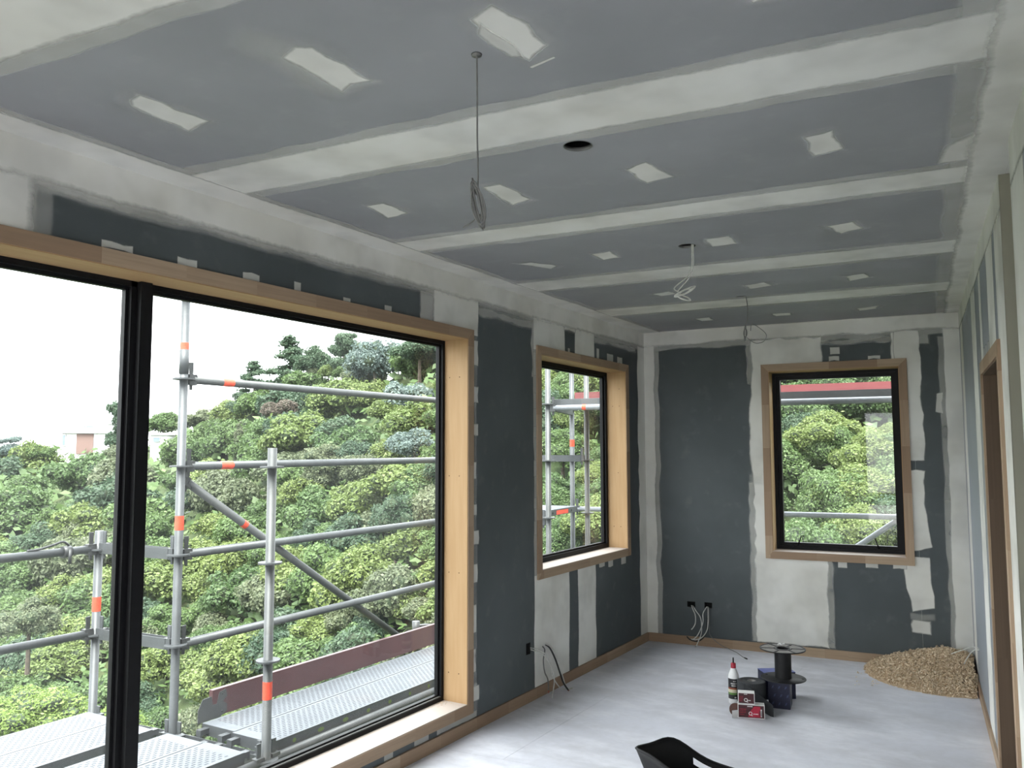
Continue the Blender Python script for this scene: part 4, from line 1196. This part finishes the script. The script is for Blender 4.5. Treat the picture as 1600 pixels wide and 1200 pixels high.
def plank(x0, x1, y0, y1, z, label, group=None, skew=0.0, sticker=None):
    o = thing('scaffold_plank', ((x0 + x1) / 2, y0, z - .06), label, 'scaffold plank', group)
    n_ = MB()
    Pt = lambda x, y, z_: Vector((x + skew * (y - y0), y, z_))
    L = y1 - y0; wd = x1 - x0
    bd_ = .018; e_ = .075
    # deck skin: plain border and perforated field
    n_.add([Pt(x0, y0, z), Pt(x1, y0, z), Pt(x1, y1, z), Pt(x0, y1, z), Pt(x0 + bd_, y0 + e_, z), Pt(x1 - bd_, y0 + e_, z), Pt(x1 - bd_, y1 - e_, z), Pt(x0 + bd_, y1 - e_, z)],
           [(0, 1, 5, 4), (1, 2, 6, 5), (2, 3, 7, 6), (3, 0, 4, 7)])
    n_.build('deck_border', 'plank_steel', o)
    f_ = MB()
    q = [Pt(x0 + bd_, y0 + e_, z), Pt(x1 - bd_, y0 + e_, z), Pt(x1 - bd_, y1 - e_, z), Pt(x0 + bd_, y1 - e_, z)]
    f_.add(q, [(0, 1, 2, 3)], 0, False, [[(0, 0), (0, wd - 2 * bd_), (L - 2 * e_, wd - 2 * bd_), (L - 2 * e_, 0)]])
    f_.build('perforated_deck', 'plank_deck', o)
    s_ = MB()
    for xx in (x0, x1 - .003): s_.box(Pt(xx, y0, z - .06), Pt(xx, y1, z - .06) - Pt(xx, y0, z - .06), (.003, 0, 0), (0, 0, .059))
    for yy in (y0, y1 - .003): s_.box(Pt(x0, yy, z - .06), (wd, 0, 0), (0, .003, 0), (0, 0, .059))
    for xx in (x0, x1 - .02): s_.box(Pt(xx, y0, z - .06), Pt(xx, y1, z - .06) - Pt(xx, y0, z - .06), (.02, 0, 0), (0, 0, .003))
    s_.build('side_rail', 'galvanised', o)
    for xx in (x0 + .045, x1 - .045):
        for yy, dd in ((y0, -1), (y1, 1)):
            h_ = MB().box(Pt(xx - .018, yy, z - .045), (.036, 0, 0), (0, dd * .045, 0), (0, 0, .03))
            h_.box(Pt(xx - .018, yy + dd * .045, z - .06), (.036, 0, 0), (0, dd * .014, 0), (0, 0, .045))
            h_.build('hook', 'galvanised', o)
    return o
plank(-2.20, -1.905, -.02, 2.975, -.05, 'outermost perforated plank of the left deck')
plank(-1.898, -1.60, -.02, 2.970, -.05, 'perforated plank of the left deck beside the outermost one')
plank(-1.490, -1.205, -.02, 2.985, -.055, 'perforated plank in the lower left with the tall post at its end')
plank(-1.198, -.905, -.02, 3.000, -.055, 'perforated plank in the bottom left corner nearest the window')
plank(-1.470, -1.205, 3.19, 6.08, -.055, 'perforated plank along the maroon toe board')
pk = plank(-1.198, -.895, 3.17, 6.08, -.055, 'perforated plank of the right deck nearest the window')
m = MB()
rg2 = random.Random(3)
for i in range(9):
    y = 3.33 + i * .2; a = .012 + .006 * rg2.random() + (.010 if i in (1, 2) else 0); b = .012
    cc_ = Vector((-.8945, y, -.087))
    m.lathe([(.0001, .0006), (1, .0006)], cc_, 14, axis=(1, 0, 0), x=(0, 1, 0))
    for v_i in range(len(m.v) - 28, len(m.v)):
        vx = Vector(m.v[v_i]) - cc_
        m.v[v_i] = (cc_.x + .0007, cc_.y + vx.y * a, cc_.z + vx.z * b)
tag(m.build('side_hole', 'leaf_bright', pk), kind='stuff')

def toe(mp, pts, mat, label, thick, z0, z1, bracket=True):
    (u0, u1) = pts
    o = thing('toe_board', mp(u0, z0, 0), label, 'toe board')
    MB().mbox(mp, u0, u1, z0, z1, 0, thick).build('board', mat, o)
    if bracket:
        q = [(u0 - .10, z0 - .01), (u0 + .05, z0 - .01), (u0 + .10, z0 + .015), (u0 + .10, z0 + .055), (u0 + .07, z0 + .075), (u0 + .10, z0 + .10), (u0 + .09, z1 - .01), (u0 + .045, z1 - .02), (u0 + .03, z0 + .07), (u0 - .0, z0 + .07), (u0 - .01, z1 - .03), (u0 - .07, z1 - .035), (u0 - .10, z0 + .06)]
        MB().prism([mp(a, b, thick) for a, b in q], mp(0, 0, .004) - mp(0, 0, 0)).build('end_bracket', 'galvanised_worn', o)
        for (a, b) in ((u0 + .065, z0 + .02), (u0 + .065, z1 - .03)):
            MB().lathe([(.0001, .0055), (.006, .0055), (.006, .003)], mp(a, b, thick), 10, axis=mp(0, 0, 1) - mp(0, 0, 0)).build('bracket_bolt', 'galvanised_dark', o)
    return o
toe(lambda u, v, o: Vector((-1.515 + o, u, v)), (3.27, 6.05), 'maroon_paint', 'maroon toe board along the deck outside the big window', .030, -.048, .102)
m = MB().tube([(-1.60, 5.30, .02), (-1.60, 5.30, .13)], .030, 14)
m.box((-1.625, 5.30, .06), (.05, 0, 0), (0, .17, -.02), (0, 0, .04))
tag(m.build('brace_end_clamp', 'galvanised', at=(-1.6, 5.3, .02)), 'pale steel clamp poking over the far end of the maroon toe board', 'coupler')

# scaffold that wraps the back corner
PP = (-1.042, 6.463); RR = (-1.007, 7.169); QQ = (-1.354, 7.54)
standard(PP[0], PP[1], GND, 3.3, rng_z(-2.3, 3.2), 'scaffold post at the left of the narrow window view', 'galvanised_worn')
standard(RR[0], RR[1], GND, 3.3, rng_z(-2.3, 3.2), 'brownish scaffold post at the right of the narrow window view', 'galvanised_worn')
standard(QQ[0], QQ[1], GND, 3.3, rng_z(-2.3, 3.2), 'pale scaffold post in the middle of the narrow window view', 'galvanised', stick=[(1.51, 1.58)])
def PBo(s, z, o=0.0): return PB(s, z, -o)
def sB(x, y): return BD.x * x + BD.y * y
sP = sB(*PP); sQ = sB(*QQ); sR = sB(*RR)
ledger((PP[0], PP[1], 1.845), tuple(PBo(3.9, 1.838, .40)), 'thick scaffold rail under the raised deck behind the house', [(.33, .365)], mat='galvanised_lit')
ledger(tuple(PBo(sQ, .885, 1.5)), tuple(PBo(3.9, .90, 1.5)), 'low scaffold rail crossing the far window', mat='galvanised_lit', headm='galvanised')
ledger(tuple(PBo(1.1, -.015, 1.53)), tuple(PBo(3.3, 1.59, 1.53)), 'scaffold brace in the lower right of the far window', mat='galvanised_lit', name='scaffold_brace')
transom((RR[0], RR[1], 1.395), tuple(PBo(sR - 1.1, 1.395, .98)), 'flat channel transom at mid height in the narrow window view')
transom((PP[0] - .0, PP[1], 1.86), (QQ[0], QQ[1], 1.86), 'flat transom under the raised deck in the narrow window view')
def plank_b(s0, s1, o0, o1, z, label):
    o = thing('scaffold_plank', PBo(s0, z - .05, o0), label, 'scaffold plank')
    MB().mbox(PBo, s0, s1, z - .002, z, o0, o1).build('perforated_deck', 'plank_deck', o)
    m = MB()
    for a in (o0, o1 - .003): m.mbox(PBo, s0, s1, z - .055, z - .002, a, a + .003)
    for a in (s0, s1 - .003): m.mbox(PBo, a, a + .003, z - .055, z - .002, o0, o1)
    m.build('side_rail', 'galvanised', o)
    return o
for i, lab in enumerate(('raised deck plank closest to the back wall', 'second raised deck plank from the back wall', 'third raised deck plank from the back wall', 'outermost raised deck plank behind the toe board')):
    plank_b(sP + .03, 3.8, .46 + i * .25, .70 + i * .25, 1.925, lab)
toe(lambda u, v, o: PBo(u, v, 1.46 - o), (sQ + .06, 3.8), 'red_paint', 'red toe board on the raised deck outside the far window', .030, 1.93, 2.055, False)
o = thing('scaffold_plank', (-1.35, 6.7, .87), 'short perforated plank with an orange sticker in the narrow window view', 'scaffold plank')
q0, q1 = Vector((-1.124, 6.60, .93)), Vector((-1.185, 7.30, .93)); sd = Vector((-.62, -.05, 0))
MB().box(q0 - up * .002, q1 - q0, sd, up * .002).build('perforated_deck', 'plank_deck', o)
MB().box(q0 - up * .055, q1 - q0, sd * .005, up * .053).box(q0 - up * .055, sd, (q1 - q0) * .004, up * .053).box(q1 - up * .055, sd, (q0 - q1) * .004, up * .053).build('side_rail', 'galvanised', o)
dn = (q1 - q0)
MB().box(q0 + dn * .28 - up * .050 - sd * .002, dn * .40, -sd * .002, up * .038).build('sticker', 'orange_sticker', o)
for f_ in (.16, .80): MB().lathe([(.0001, .001), (.011, .001), (.011, 0)], q0 + dn * f_ - up * .03 - sd * .002, 12, axis=-sd).build('side_hole', 'black_void', o)
transom((PP[0] - .01, PP[1] + .02, .845), tuple(PBo(sP - 1.0, .845, .42)), 'pale transom below the stickered plank in the narrow window view')

# ================================================================== HILLSIDE
GX_ = [-700, -300, 0, 160, 230, 270, 330, 400, 470, 540, 640, 700, 850, 1000, 1300, 1800, 2600]
GRY = [716, 714, 712, 704, 694, 686, 660, 628, 596, 582, 566, 560, 505, 475, 440, 425, 420]
GRD = [150, 150, 140, 128, 122, 116, 106, 92, 82, 76, 68, 62, 52, 46, 38, 36, 36]
GBD = [40, 40, 36, 33, 31, 30, 29, 27, 26, 25, 23, 21, 17, 15, 12.5, 12.5, 12.5]
def ground(px, d):
    """height of the ground d metres ahead, in the direction of column px"""
    ry = np.interp(px, GX_, GRY); rd = np.interp(px, GX_, GRD); bd = np.interp(px, GX_, GBD)
    zr = CAM.z + rd * (707 - ry) / FPX
    zb = CAM.z - bd * .375 - 1.0
    f = np.clip((d - bd) / (rd - bd), 0, 1)
    z = zb + (zr - zb) * (f ** 0.92)
    near = np.clip((d - 4) / (bd - 4), 0, 1)
    z = np.where(d < bd, -4.6 + (zb + 4.6) * near, z)
    return np.where(d > rd, zr - (d - rd) * .18, z)
def world_at(px, d):
    p = CAM + fh * d + rh * (d * (px - 800) / FPX)
    return p.x, p.y
def pix_of(x, y):
    v = Vector((x - CAM.x, y - CAM.y, 0)); d = v.dot(fh)
    return 800 + FPX * v.dot(rh) / d, d
ang = np.radians(np.concatenate([np.linspace(-180, -62, 16)[:-1], np.linspace(-62, 50, 150), np.linspace(50, 180, 16)[1:]]))
rad = np.concatenate([np.linspace(5, 60, 70), np.linspace(62, 260, 60), [400, 900]])
vs, fs = [], []
rgn = np.random.default_rng(11)
for g in ang:
    pxx = 800 + FPX * math.tan(np.clip(g, -1.09, 1.05))
    cg = max(math.cos(g), .46) if abs(g) < 1.09 else .46
    for r_ in rad:
        d_ = r_ * cg
        z_ = float(ground(pxx, d_)) - .9 + .35 * math.sin(r_ * .9 + g * 30) * min(1, r_ / 20)
        if abs(g) > 1.5: z_ = -4.6 - .1 * r_
        p = CAM + (fh * math.cos(g) + rh * math.sin(g)) * r_
        vs.append((p.x, p.y, max(z_, -40)))
nr = len(rad)
for i in range(len(ang) - 1):
    for j in range(nr - 1): fs.append((i * nr + j, (i + 1) * nr + j, (i + 1) * nr + j + 1, i * nr + j + 1))
k0 = len(vs); vs.append((CAM.x, CAM.y, -4.7))
for i in range(len(ang) - 1): fs.append((k0, (i + 1) * nr, i * nr))
tag(MB().add(vs, fs, 0, True).build('hillside_ground', 'hill_soil'), kind='structure')

# ---- tree prototypes
def leaf_mesh(name, mat, seed, n, leaf, shape='round', core=True, trunk=True):
    g = np.random.default_rng(seed)
    V, F, MI, T = [], [], [], []
    if shape == 'round':
        nb = 34
        bc = []; br = []
        for i in range(nb):
            a = g.random() * 2 * math.pi; e = math.asin(g.random() * 1.15 - .15 if g.random() < .95 else -.2)
            rr = .30 + .55 * g.random()
            bc.append([math.cos(a) * math.cos(e) * rr, math.sin(a) * math.cos(e) * rr, math.sin(e) * rr * .8]); br.append(.17 + .24 * g.random() * (1.15 - rr * .6))
        bc.append([0, 0, .0]); br.append(.42)
    elif shape == 'cone':
        bc = []; br = []
        for i in range(46):
            h_ = ((i + .5) / 46) ** .9; ra = ((1 - h_) ** .75 * .95 + .03) * math.sqrt(.15 + .85 * g.random())
            a = g.random() * 6.28; bc.append([math.cos(a) * ra, math.sin(a) * ra, -1 + 2.6 * h_ - .25 * ra]); br.append(.20 + .26 * (1 - h_) * (.6 + .6 * g.random()))
    elif shape == 'tier':
        bc = []; br = []
        for i in range(16):
            h_ = g.random(); a = g.random() * 6.28; ra = .75 * math.sqrt(g.random()) * (1 - .4 * h_)
            bc.append([math.cos(a) * ra, math.sin(a) * ra, -.5 + 1.2 * h_]); br.append(.28 + .16 * g.random())
    elif shape == 'column':
        bc = []; br = []
        for i in range(14):
            h_ = (i + .5) / 14; a = i * 2.4
            bc.append([math.cos(a) * .10, math.sin(a) * .10, -1 + 2.6 * h_]); br.append((.30 if h_ < .6 else .30 * (1 - h_) / .4 + .06))
    bc = np.array(bc); br = np.array(br)
    pr = br ** 2 / (br ** 2).sum()
    m_ = int(n * 1.8)
    bi = g.choice(len(br), m_, p=pr)
    d = g.normal(size=(m_, 3)); d[:, 2] += .25
    if shape in ('tier', 'cone'): d[:, 2] *= .6
    d /= np.linalg.norm(d, axis=1)[:, None]
    flat = np.array([1, 1, .55]) if shape in ('tier', 'cone') else np.array([1, 1, .85])
    p = bc[bi] + d * (br[bi] * (.74 + .38 * g.random(m_) + .35 * (g.random(m_) < .12) * g.random(m_)))[:, None] * flat
    keep = np.ones(m_, bool)
    for c_, r_ in zip(bc, br):
        dd = np.linalg.norm((p - c_) / flat, axis=1)
        keep &= dd > r_ * .66
    p = p[keep][:n]; d = d[keep][:n]; bi = bi[keep][:n]
    n2 = len(p)
    nrm = d + g.normal(size=(n2, 3)) * .6; nrm[:, 2] += .35
    nrm /= np.linalg.norm(nrm, axis=1)[:, None]
    tx = g.normal(size=(n2, 3)); tx -= nrm * (tx * nrm).sum(1)[:, None]; tx /= np.linalg.norm(tx, axis=1)[:, None]
    ty = np.cross(nrm, tx)
    s = leaf * (.5 + 1.0 * g.random(n2) ** 1.6)[:, None]
    A_ = p - tx * s * .5; B2 = p + ty * s * .30 + nrm * s * .08; C2 = p + tx * s * .5; D2 = p - ty * s * .30 + nrm * s * .08
    verts = np.stack([A_, B2, C2, D2], 1).reshape(-1, 3)
    bt = g.random(len(br))
    tone = np.clip(.55 * g.random(n2) + .35 * bt[bi] + .10, 0, 1)
    tone[g.random(n2) < .05] = .95
    V = verts.tolist(); T = np.repeat(tone, 4).tolist()
    F = np.arange(len(V)).reshape(-1, 4).tolist(); MI = [0] * len(F)
    def ball(c_, r_, rings=5, segs=8):
        k_ = len(V)
        for i in range(rings + 1):
            th = math.pi * i / rings
            for j in range(segs):
                ph = 2 * math.pi * j / segs
                V.append([c_[0] + r_ * math.sin(th) * math.cos(ph), c_[1] + r_ * math.sin(th) * math.sin(ph), c_[2] + r_ * math.cos(th) * flat[2]]); T.append(.2)
        for i in range(rings):
            for j in range(segs): F.append([k_ + i * segs + j, k_ + (i + 1) * segs + j, k_ + (i + 1) * segs + (j + 1) % segs, k_ + i * segs + (j + 1) % segs]); MI.append(1)
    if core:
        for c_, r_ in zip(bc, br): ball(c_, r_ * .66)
    if trunk:
        k_ = len(V); sg = 6
        for z_, r_ in ((-1.5, .07), (-.2, .05), (.3, .02)):
            for j in range(sg): V.append([r_ * math.cos(j * 6.283 / sg), r_ * math.sin(j * 6.283 / sg), z_]); T.append(.2)
        for i in range(2):
            for j in range(sg): F.append([k_ + i * sg + j, k_ + i * sg + (j + 1) % sg, k_ + (i + 1) * sg + (j + 1) % sg, k_ + (i + 1) * sg + j]); MI.append(2)
    me = bpy.data.meshes.new(name)
    me.from_pydata(V, [], F)
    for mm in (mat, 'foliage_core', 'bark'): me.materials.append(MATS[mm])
    me.polygons.foreach_set('material_index', MI)
    A2 = me.attributes.new('tone', 'FLOAT', 'POINT'); A2.data.foreach_set('value', T)
    me.update()
    return me

KINDS = {'leaf_green': ('rounded mid green tree in the hillside bush', 'mid green hillside trees'),
         'leaf_yellow': ('rounded yellow green tree in the hillside bush', 'yellow green hillside trees'),
         'leaf_olive': ('rounded dull olive tree in the hillside bush', 'olive hillside trees'),
         'leaf_dark': ('rounded dark green tree in the hillside bush', 'dark green hillside trees'),
         'leaf_silver': ('rounded pale grey green tree in the hillside bush', 'grey green hillside trees')}
PROTO = {}
sd_ = 100
for mt in KINDS:
    for lod, (n_, lf) in {'far': (7000, .095), 'near': (17000, .058)}.items():
        PROTO[mt, lod] = []
        for v_ in range(2 if lod == 'far' else 1):
            sd_ += 1
            PROTO[mt, lod].append(leaf_mesh('tree_' + mt + lod, mt, sd_, n_, lf))
def place(me, x, y, z, rad, sz=1.0, rot=None, name='hillside_tree'):
    o = bpy.data.objects.new(name, me)
    o.location = (x, y, z); o.scale = (rad, rad, rad * sz)
    o.rotation_euler = (0, 0, random.random() * 6.28 if rot is None else rot)
    COL.objects.link(o)
    return o
rt = random.Random(21)
SKX = [-60, 40, 60, 84, 176, 182, 270, 300, 345, 375, 410, 450, 500, 560, 690, 760]
SKY_Y = [690, 690, 688, 724, 724, 692, 686, 664, 652, 618, 592, 582, 556, 556, 535, -900]
def scatter(px0, px1, step, tan_lo, lod):
    px_ = px0; n_ = 0
    while px_ < px1:
        d_lo = float(np.interp(px_, GX_, GBD)); d_hi = float(np.interp(px_, GX_, GRD))
        ds = np.linspace(d_lo * .9, d_hi, 400)
        zs = ground(px_, ds)
        tn = (zs - CAM.z) / ds
        t_ = tan_lo + rt.random() * step * .5 / FPX
        top_t = tn[-1]
        sk = float(np.interp(px_, SKX, SKY_Y))
        while t_ < top_t + .002 and 707 - t_ * FPX - 14 > sk:
            fit = min(1.0, max(.30, (707 - t_ * FPX - sk) / (step * .80)))
            i = int(np.argmin(np.abs(tn - t_)))
            dd = float(ds[i]) * (1 + rt.uniform(-.03, .03)); pp = px_ + rt.uniform(-.45, .45) * step
            x, y = world_at(pp, dd)
            rad = step * .74 * dd / FPX * rt.uniform(.70, 1.45) * fit
            clump = .5 + .5 * math.sin(pp * .021 + t_ * 19) * math.cos(pp * .013 - t_ * 31)
            r_ = rt.random() * .65 + clump * .35
            kind = 'leaf_dark' if r_ < .24 else 'leaf_green' if r_ < .52 else 'leaf_yellow' if r_ < .74 else 'leaf_olive' if r_ < .90 else 'leaf_silver'
            if lod == 'near' and kind == 'leaf_olive': kind = 'leaf_green'
            me = rt.choice(PROTO[kind, lod])
            z_ = float(ground(pp, dd)) + rad * rt.uniform(-.05, .25)
            o = place(me, x, y, z_, rad, rt.uniform(.75, 1.1), rt.random() * 6.28)
            where = ('left of the mullion' if pp < 205 else 'between the mullion and the window post' if pp < 420 else 'to the right of the window post') if lod == 'far' else ('in the narrow window view' if pp < 1050 else 'in the far window view')
            fr_ = (t_ - tan_lo) / (top_t - tan_lo)
            hi = 'low on the slope' if fr_ < .34 else 'halfway up the slope' if fr_ < .67 else 'high on the slope'
            lab = KINDS[kind][0].replace(' in the hillside bush', '') + ' ' + hi + ' ' + where
            tag(o, lab, 'tree', lab.replace('rounded ', '').replace(' tree ', ' trees '))
            n_ += 1
            t_ += step * .60 / FPX * rt.uniform(.8, 1.2) * max(fit, .5)
        px_ += step * .82
    return n_
NTREE = scatter(-60, 715, 66, -.345, 'far')
NTREE += scatter(825, 975, 70, -.18, 'near')
NTREE += scatter(1185, 1435, 84, -.15, 'near')

px_ = -60
while px_ < 720:                                     # low bush along the crest
    d_ = float(np.interp(px_, GX_, GRD)) * .985
    sk = float(np.interp(px_, SKX, SKY_Y)) + rt.uniform(0, 14)
    if sk > 500:
        kind = rt.choice(['leaf_green', 'leaf_dark', 'leaf_olive', 'leaf_green', 'leaf_yellow'])
        rad = rt.uniform(13, 20) * d_ / FPX
        x, y = world_at(px_, d_)
        top_z = CAM.z + d_ * (707 - sk) / FPX
        o = place(rt.choice(PROTO[kind, 'far']), x, y, min(top_z - rad * .8, float(ground(px_, d_)) + rad * .9), rad, 1.0, rt.random() * 6.28)
        where = 'left of the mullion' if px_ < 205 else 'between the mullion and the window post' if px_ < 420 else 'to the right of the window post'
        lab = KINDS[kind][0].replace('rounded', 'small').replace('tree in the hillside bush', 'bush along the crest ' + where)
        tag(o, lab, 'tree', lab.replace('small ', '').replace(' bush ', ' bushes '))
    px_ += 22

# undergrowth that closes the gaps and carries on to both sides
g = np.random.default_rng(77)
V, T = [], []
N_ = 70000
pxs = g.uniform(-900, 2300, N_); u_ = g.random(N_)
dlo = np.interp(pxs, GX_, GBD) * .55; dhi = np.interp(pxs, GX_, GRD) * 1.02
ds = 1 / (1 / dhi + (1 / dlo - 1 / dhi) * u_)
zz_ = ground(pxs, ds) + g.random(N_) * .012 * ds - .2
P_ = np.array(CAM)[None, :] + np.array(fh)[None, :] * ds[:, None] + np.array(rh)[None, :] * (ds * (pxs - 800) / FPX)[:, None]
P_[:, 2] = zz_
nrm = g.normal(size=(N_, 3)); nrm[:, 2] = np.abs(nrm[:, 2]) + .4; nrm -= np.array(fh)[None, :] * .5
nrm /= np.linalg.norm(nrm, axis=1)[:, None]
tx = g.normal(size=(N_, 3)); tx -= nrm * (tx * nrm).sum(1)[:, None]; tx /= np.linalg.norm(tx, axis=1)[:, None]
ty = np.cross(nrm, tx)
s_ = (ds * .009 * (.5 + g.random(N_)))[:, None]
Q = np.stack([P_ - tx * s_ * .6, P_ + ty * s_ * .35, P_ + tx * s_ * .6, P_ - ty * s_ * .35], 1).reshape(-1, 3)
me = bpy.data.meshes.new('undergrowth')
me.from_pydata(Q.tolist(), [], np.arange(len(Q)).reshape(-1, 4).tolist())
me.materials.append(MATS['leaf_green'])
A2 = me.attributes.new('tone', 'FLOAT', 'POINT'); A2.data.foreach_set('value', np.repeat(g.random(N_), 4).tolist())
o = bpy.data.objects.new('undergrowth', me); COL.objects.link(o)
tag(o, 'low green scrub filling the slope between the hillside trees', 'undergrowth', kind='stuff')

# particular trees on and below the ridge
def special(shape, mat, px, ytop, ybase, rpx, d, label, seed, n=8000, leaf=.10, hk=None, name='ridge_tree', cat='tree'):
    me = leaf_mesh('tree_' + str(seed), mat, seed, n, leaf, shape)
    x, y = world_at(px, d)
    hpx = (ybase - ytop)
    zc = CAM.z + d * (707 - (ytop + ybase) / 2) / FPX
    rad = rpx * d / FPX
    span = {'round': 1.75, 'cone': 2.75, 'tier': 1.6, 'column': 2.8}[shape]
    o = place(me, x, y, zc, rad, (hpx * d / FPX) / span / rad, 1.0, name)
    if shape in ('cone', 'column'): o.location.z -= .3 * o.scale.z
    return tag(o, label, cat)
special('tier', 'leaf_dark', 193, 632, 704, 34, 121, 'dark spreading pine on the ridge just left of the mullion', 301)
special('round', 'leaf_green', 256, 638, 694, 34, 113, 'rounded green tree on the ridge right of the mullion', 302)
special('cone', 'leaf_dark', 396, 562, 640, 34, 90, 'small dark conifer at the left edge of the ridge pines', 303)
special('cone', 'leaf_dark', 448, 522, 620, 44, 84, 'tallest dark conifer on the ridge', 304)
special('round', 'leaf_dark', 492, 540, 600, 34, 80, 'dark rounded tree between the ridge conifer and the grey tree', 305)
special('tier', 'leaf_dark', 536, 520, 580, 30, 76, 'dark flat topped pine behind the big grey tree', 306)
special('round', 'leaf_silver', 585, 520, 618, 50, 66, 'big blue grey leafy tree near the top right of the big window', 307, 6000, .085)
special('round', 'leaf_dark', 655, 522, 580, 46, 62, 'dark green tree in the top right corner of the big window', 308)
special('column', 'leaf_olive', 374, 655, 728, 20, 70, 'taller pale upright shrub below the ridge conifers', 309)
special('column', 'leaf_olive', 398, 672, 730, 16, 69, 'shorter pale upright shrub below the ridge conifers', 310)
special('round', 'leaf_brown', 436, 622, 664, 30, 66, 'withered brown bush below the ridge conifers', 311)
special('round', 'leaf_silver', 648, 668, 738, 48, 44, 'pale silvery flowering bush near the right edge of the big window', 312, 6000, .085)
special('round', 'leaf_olive', 60, 925, 1012, 52, 34, 'large olive shrub at the left behind the guard rails', 313, 6000, .07)
special('round', 'leaf_olive', 512, 690, 760, 50, 50, 'broad dull olive tree in the middle of the big window', 314, 6000, .08)
special('round', 'leaf_dark', 620, 770, 860, 44, 38, 'dark tree above the brace at right of the big window', 315, 6000, .08)
special('tier', 'leaf_silver', 14, 682, 716, 24, 130, 'hazy grey tree at the far left end of the ridge', 316)
special('round', 'leaf_olive', 318, 640, 680, 36, 100, 'olive bush in front of the white gabled house', 317)
special('round', 'leaf_green', 66, 692, 724, 24, 122, 'green bush left of the brown house', 318)
special('round', 'leaf_bright', 60, 1062, 1190, 96, 8.5, 'bright lime green shrub behind the left deck planks', 319, 9000, .055, name='lime_shrub', cat='shrub')
special('round', 'leaf_bright', 190, 1085, 1190, 60, 9.0, 'bright lime green shrub behind the mullion foot', 320, 8000, .055, name='lime_shrub', cat='shrub')

# houses on the ridge
def house_pt(px, y, d):
    x, yy = world_at(px, d)
    return Vector((x, yy, CAM.z + d * (707 - y) / FPX))
def house(px0, px1, ytop, ybase, d, label, wallm, depth, roof='flat', wins=(), cols=()):
    a = house_pt(px0, ybase, d); b = house_pt(px1, ybase, d); hgt = house_pt(px0, ytop, d).z - a.z
    ux = (b - a); L = ux.length; ux.normalize(); uz = up; ub = fh
    t = thing('house', a, label, 'house')
    MB().box(a - up * 3, ux * L, ub * depth, up * (hgt + 3)).build('wall', wallm, t)
    for (f0, f1, g0, g1, mt) in cols: MB().box(a + ux * (f0 * L) + up * (g0 * hgt) - ub * .12, ux * ((f1 - f0) * L), ub * .12, up * ((g1 - g0) * hgt)).build('wall_panel', mt, t)
    if roof == 'flat': MB().box(a - ux * .4 + up * hgt - ub * .5, ux * (L + .8), ub * (depth + 1), up * .25).build('roof', 'house_white', t)
    else:
        r0 = a + up * hgt - ux * .3 - ub * .3; rh_ = 1.5
        MB().prism([r0, r0 + ux * (L + .6), r0 + ux * (L * .75) + up * rh_, r0 + ux * (L * .25) + up * rh_], ub * (depth + .6)).build('roof', 'house_roof', t)
    for (f0, f1, g0, g1) in wins:
        w_ = MB().box(a + ux * (f0 * L) + up * (g0 * hgt) - ub * .2, ux * ((f1 - f0) * L), ub * .2, up * ((g1 - g0) * hgt)).build('window', 'house_white', t)
        MB().box(a + ux * ((f0 + .01) * L) + up * ((g0 + .04) * hgt) - ub * .24, ux * ((f1 - f0 - .02) * L), ub * .05, up * ((g1 - g0 - .08) * hgt)).build('pane', 'house_glass', w_)
    return t
hs = house(98, 153, 676, 712, 126, 'low brown and white house on the ridge left of the mullion', 'house_white', 7, 'flat', wins=[(.03, .12, .45, .95)], cols=[(.42, .90, .1, .97, 'house_brown')])
house(130, 168, 662, 676, 129, 'white upper storey with windows above the brown house', 'house_white', 6, 'flat', wins=[(.05, .14, .2, .85), (.18, .45, .2, .85)])
house(312, 372, 640, 668, 118, 'white house with a grey gabled roof on the ridge', 'house_white', 8, 'gable', wins=[(.1, .2, .4, .75), (.55, .68, .4, .75)])
house(236, 262, 679, 692, 108, 'small white house corner seen just right of the mullion', 'house_white', 5, 'flat', wins=[(.2, .6, .15, .7)])
print('trees', NTREE, 'objects', len(bpy.data.objects))
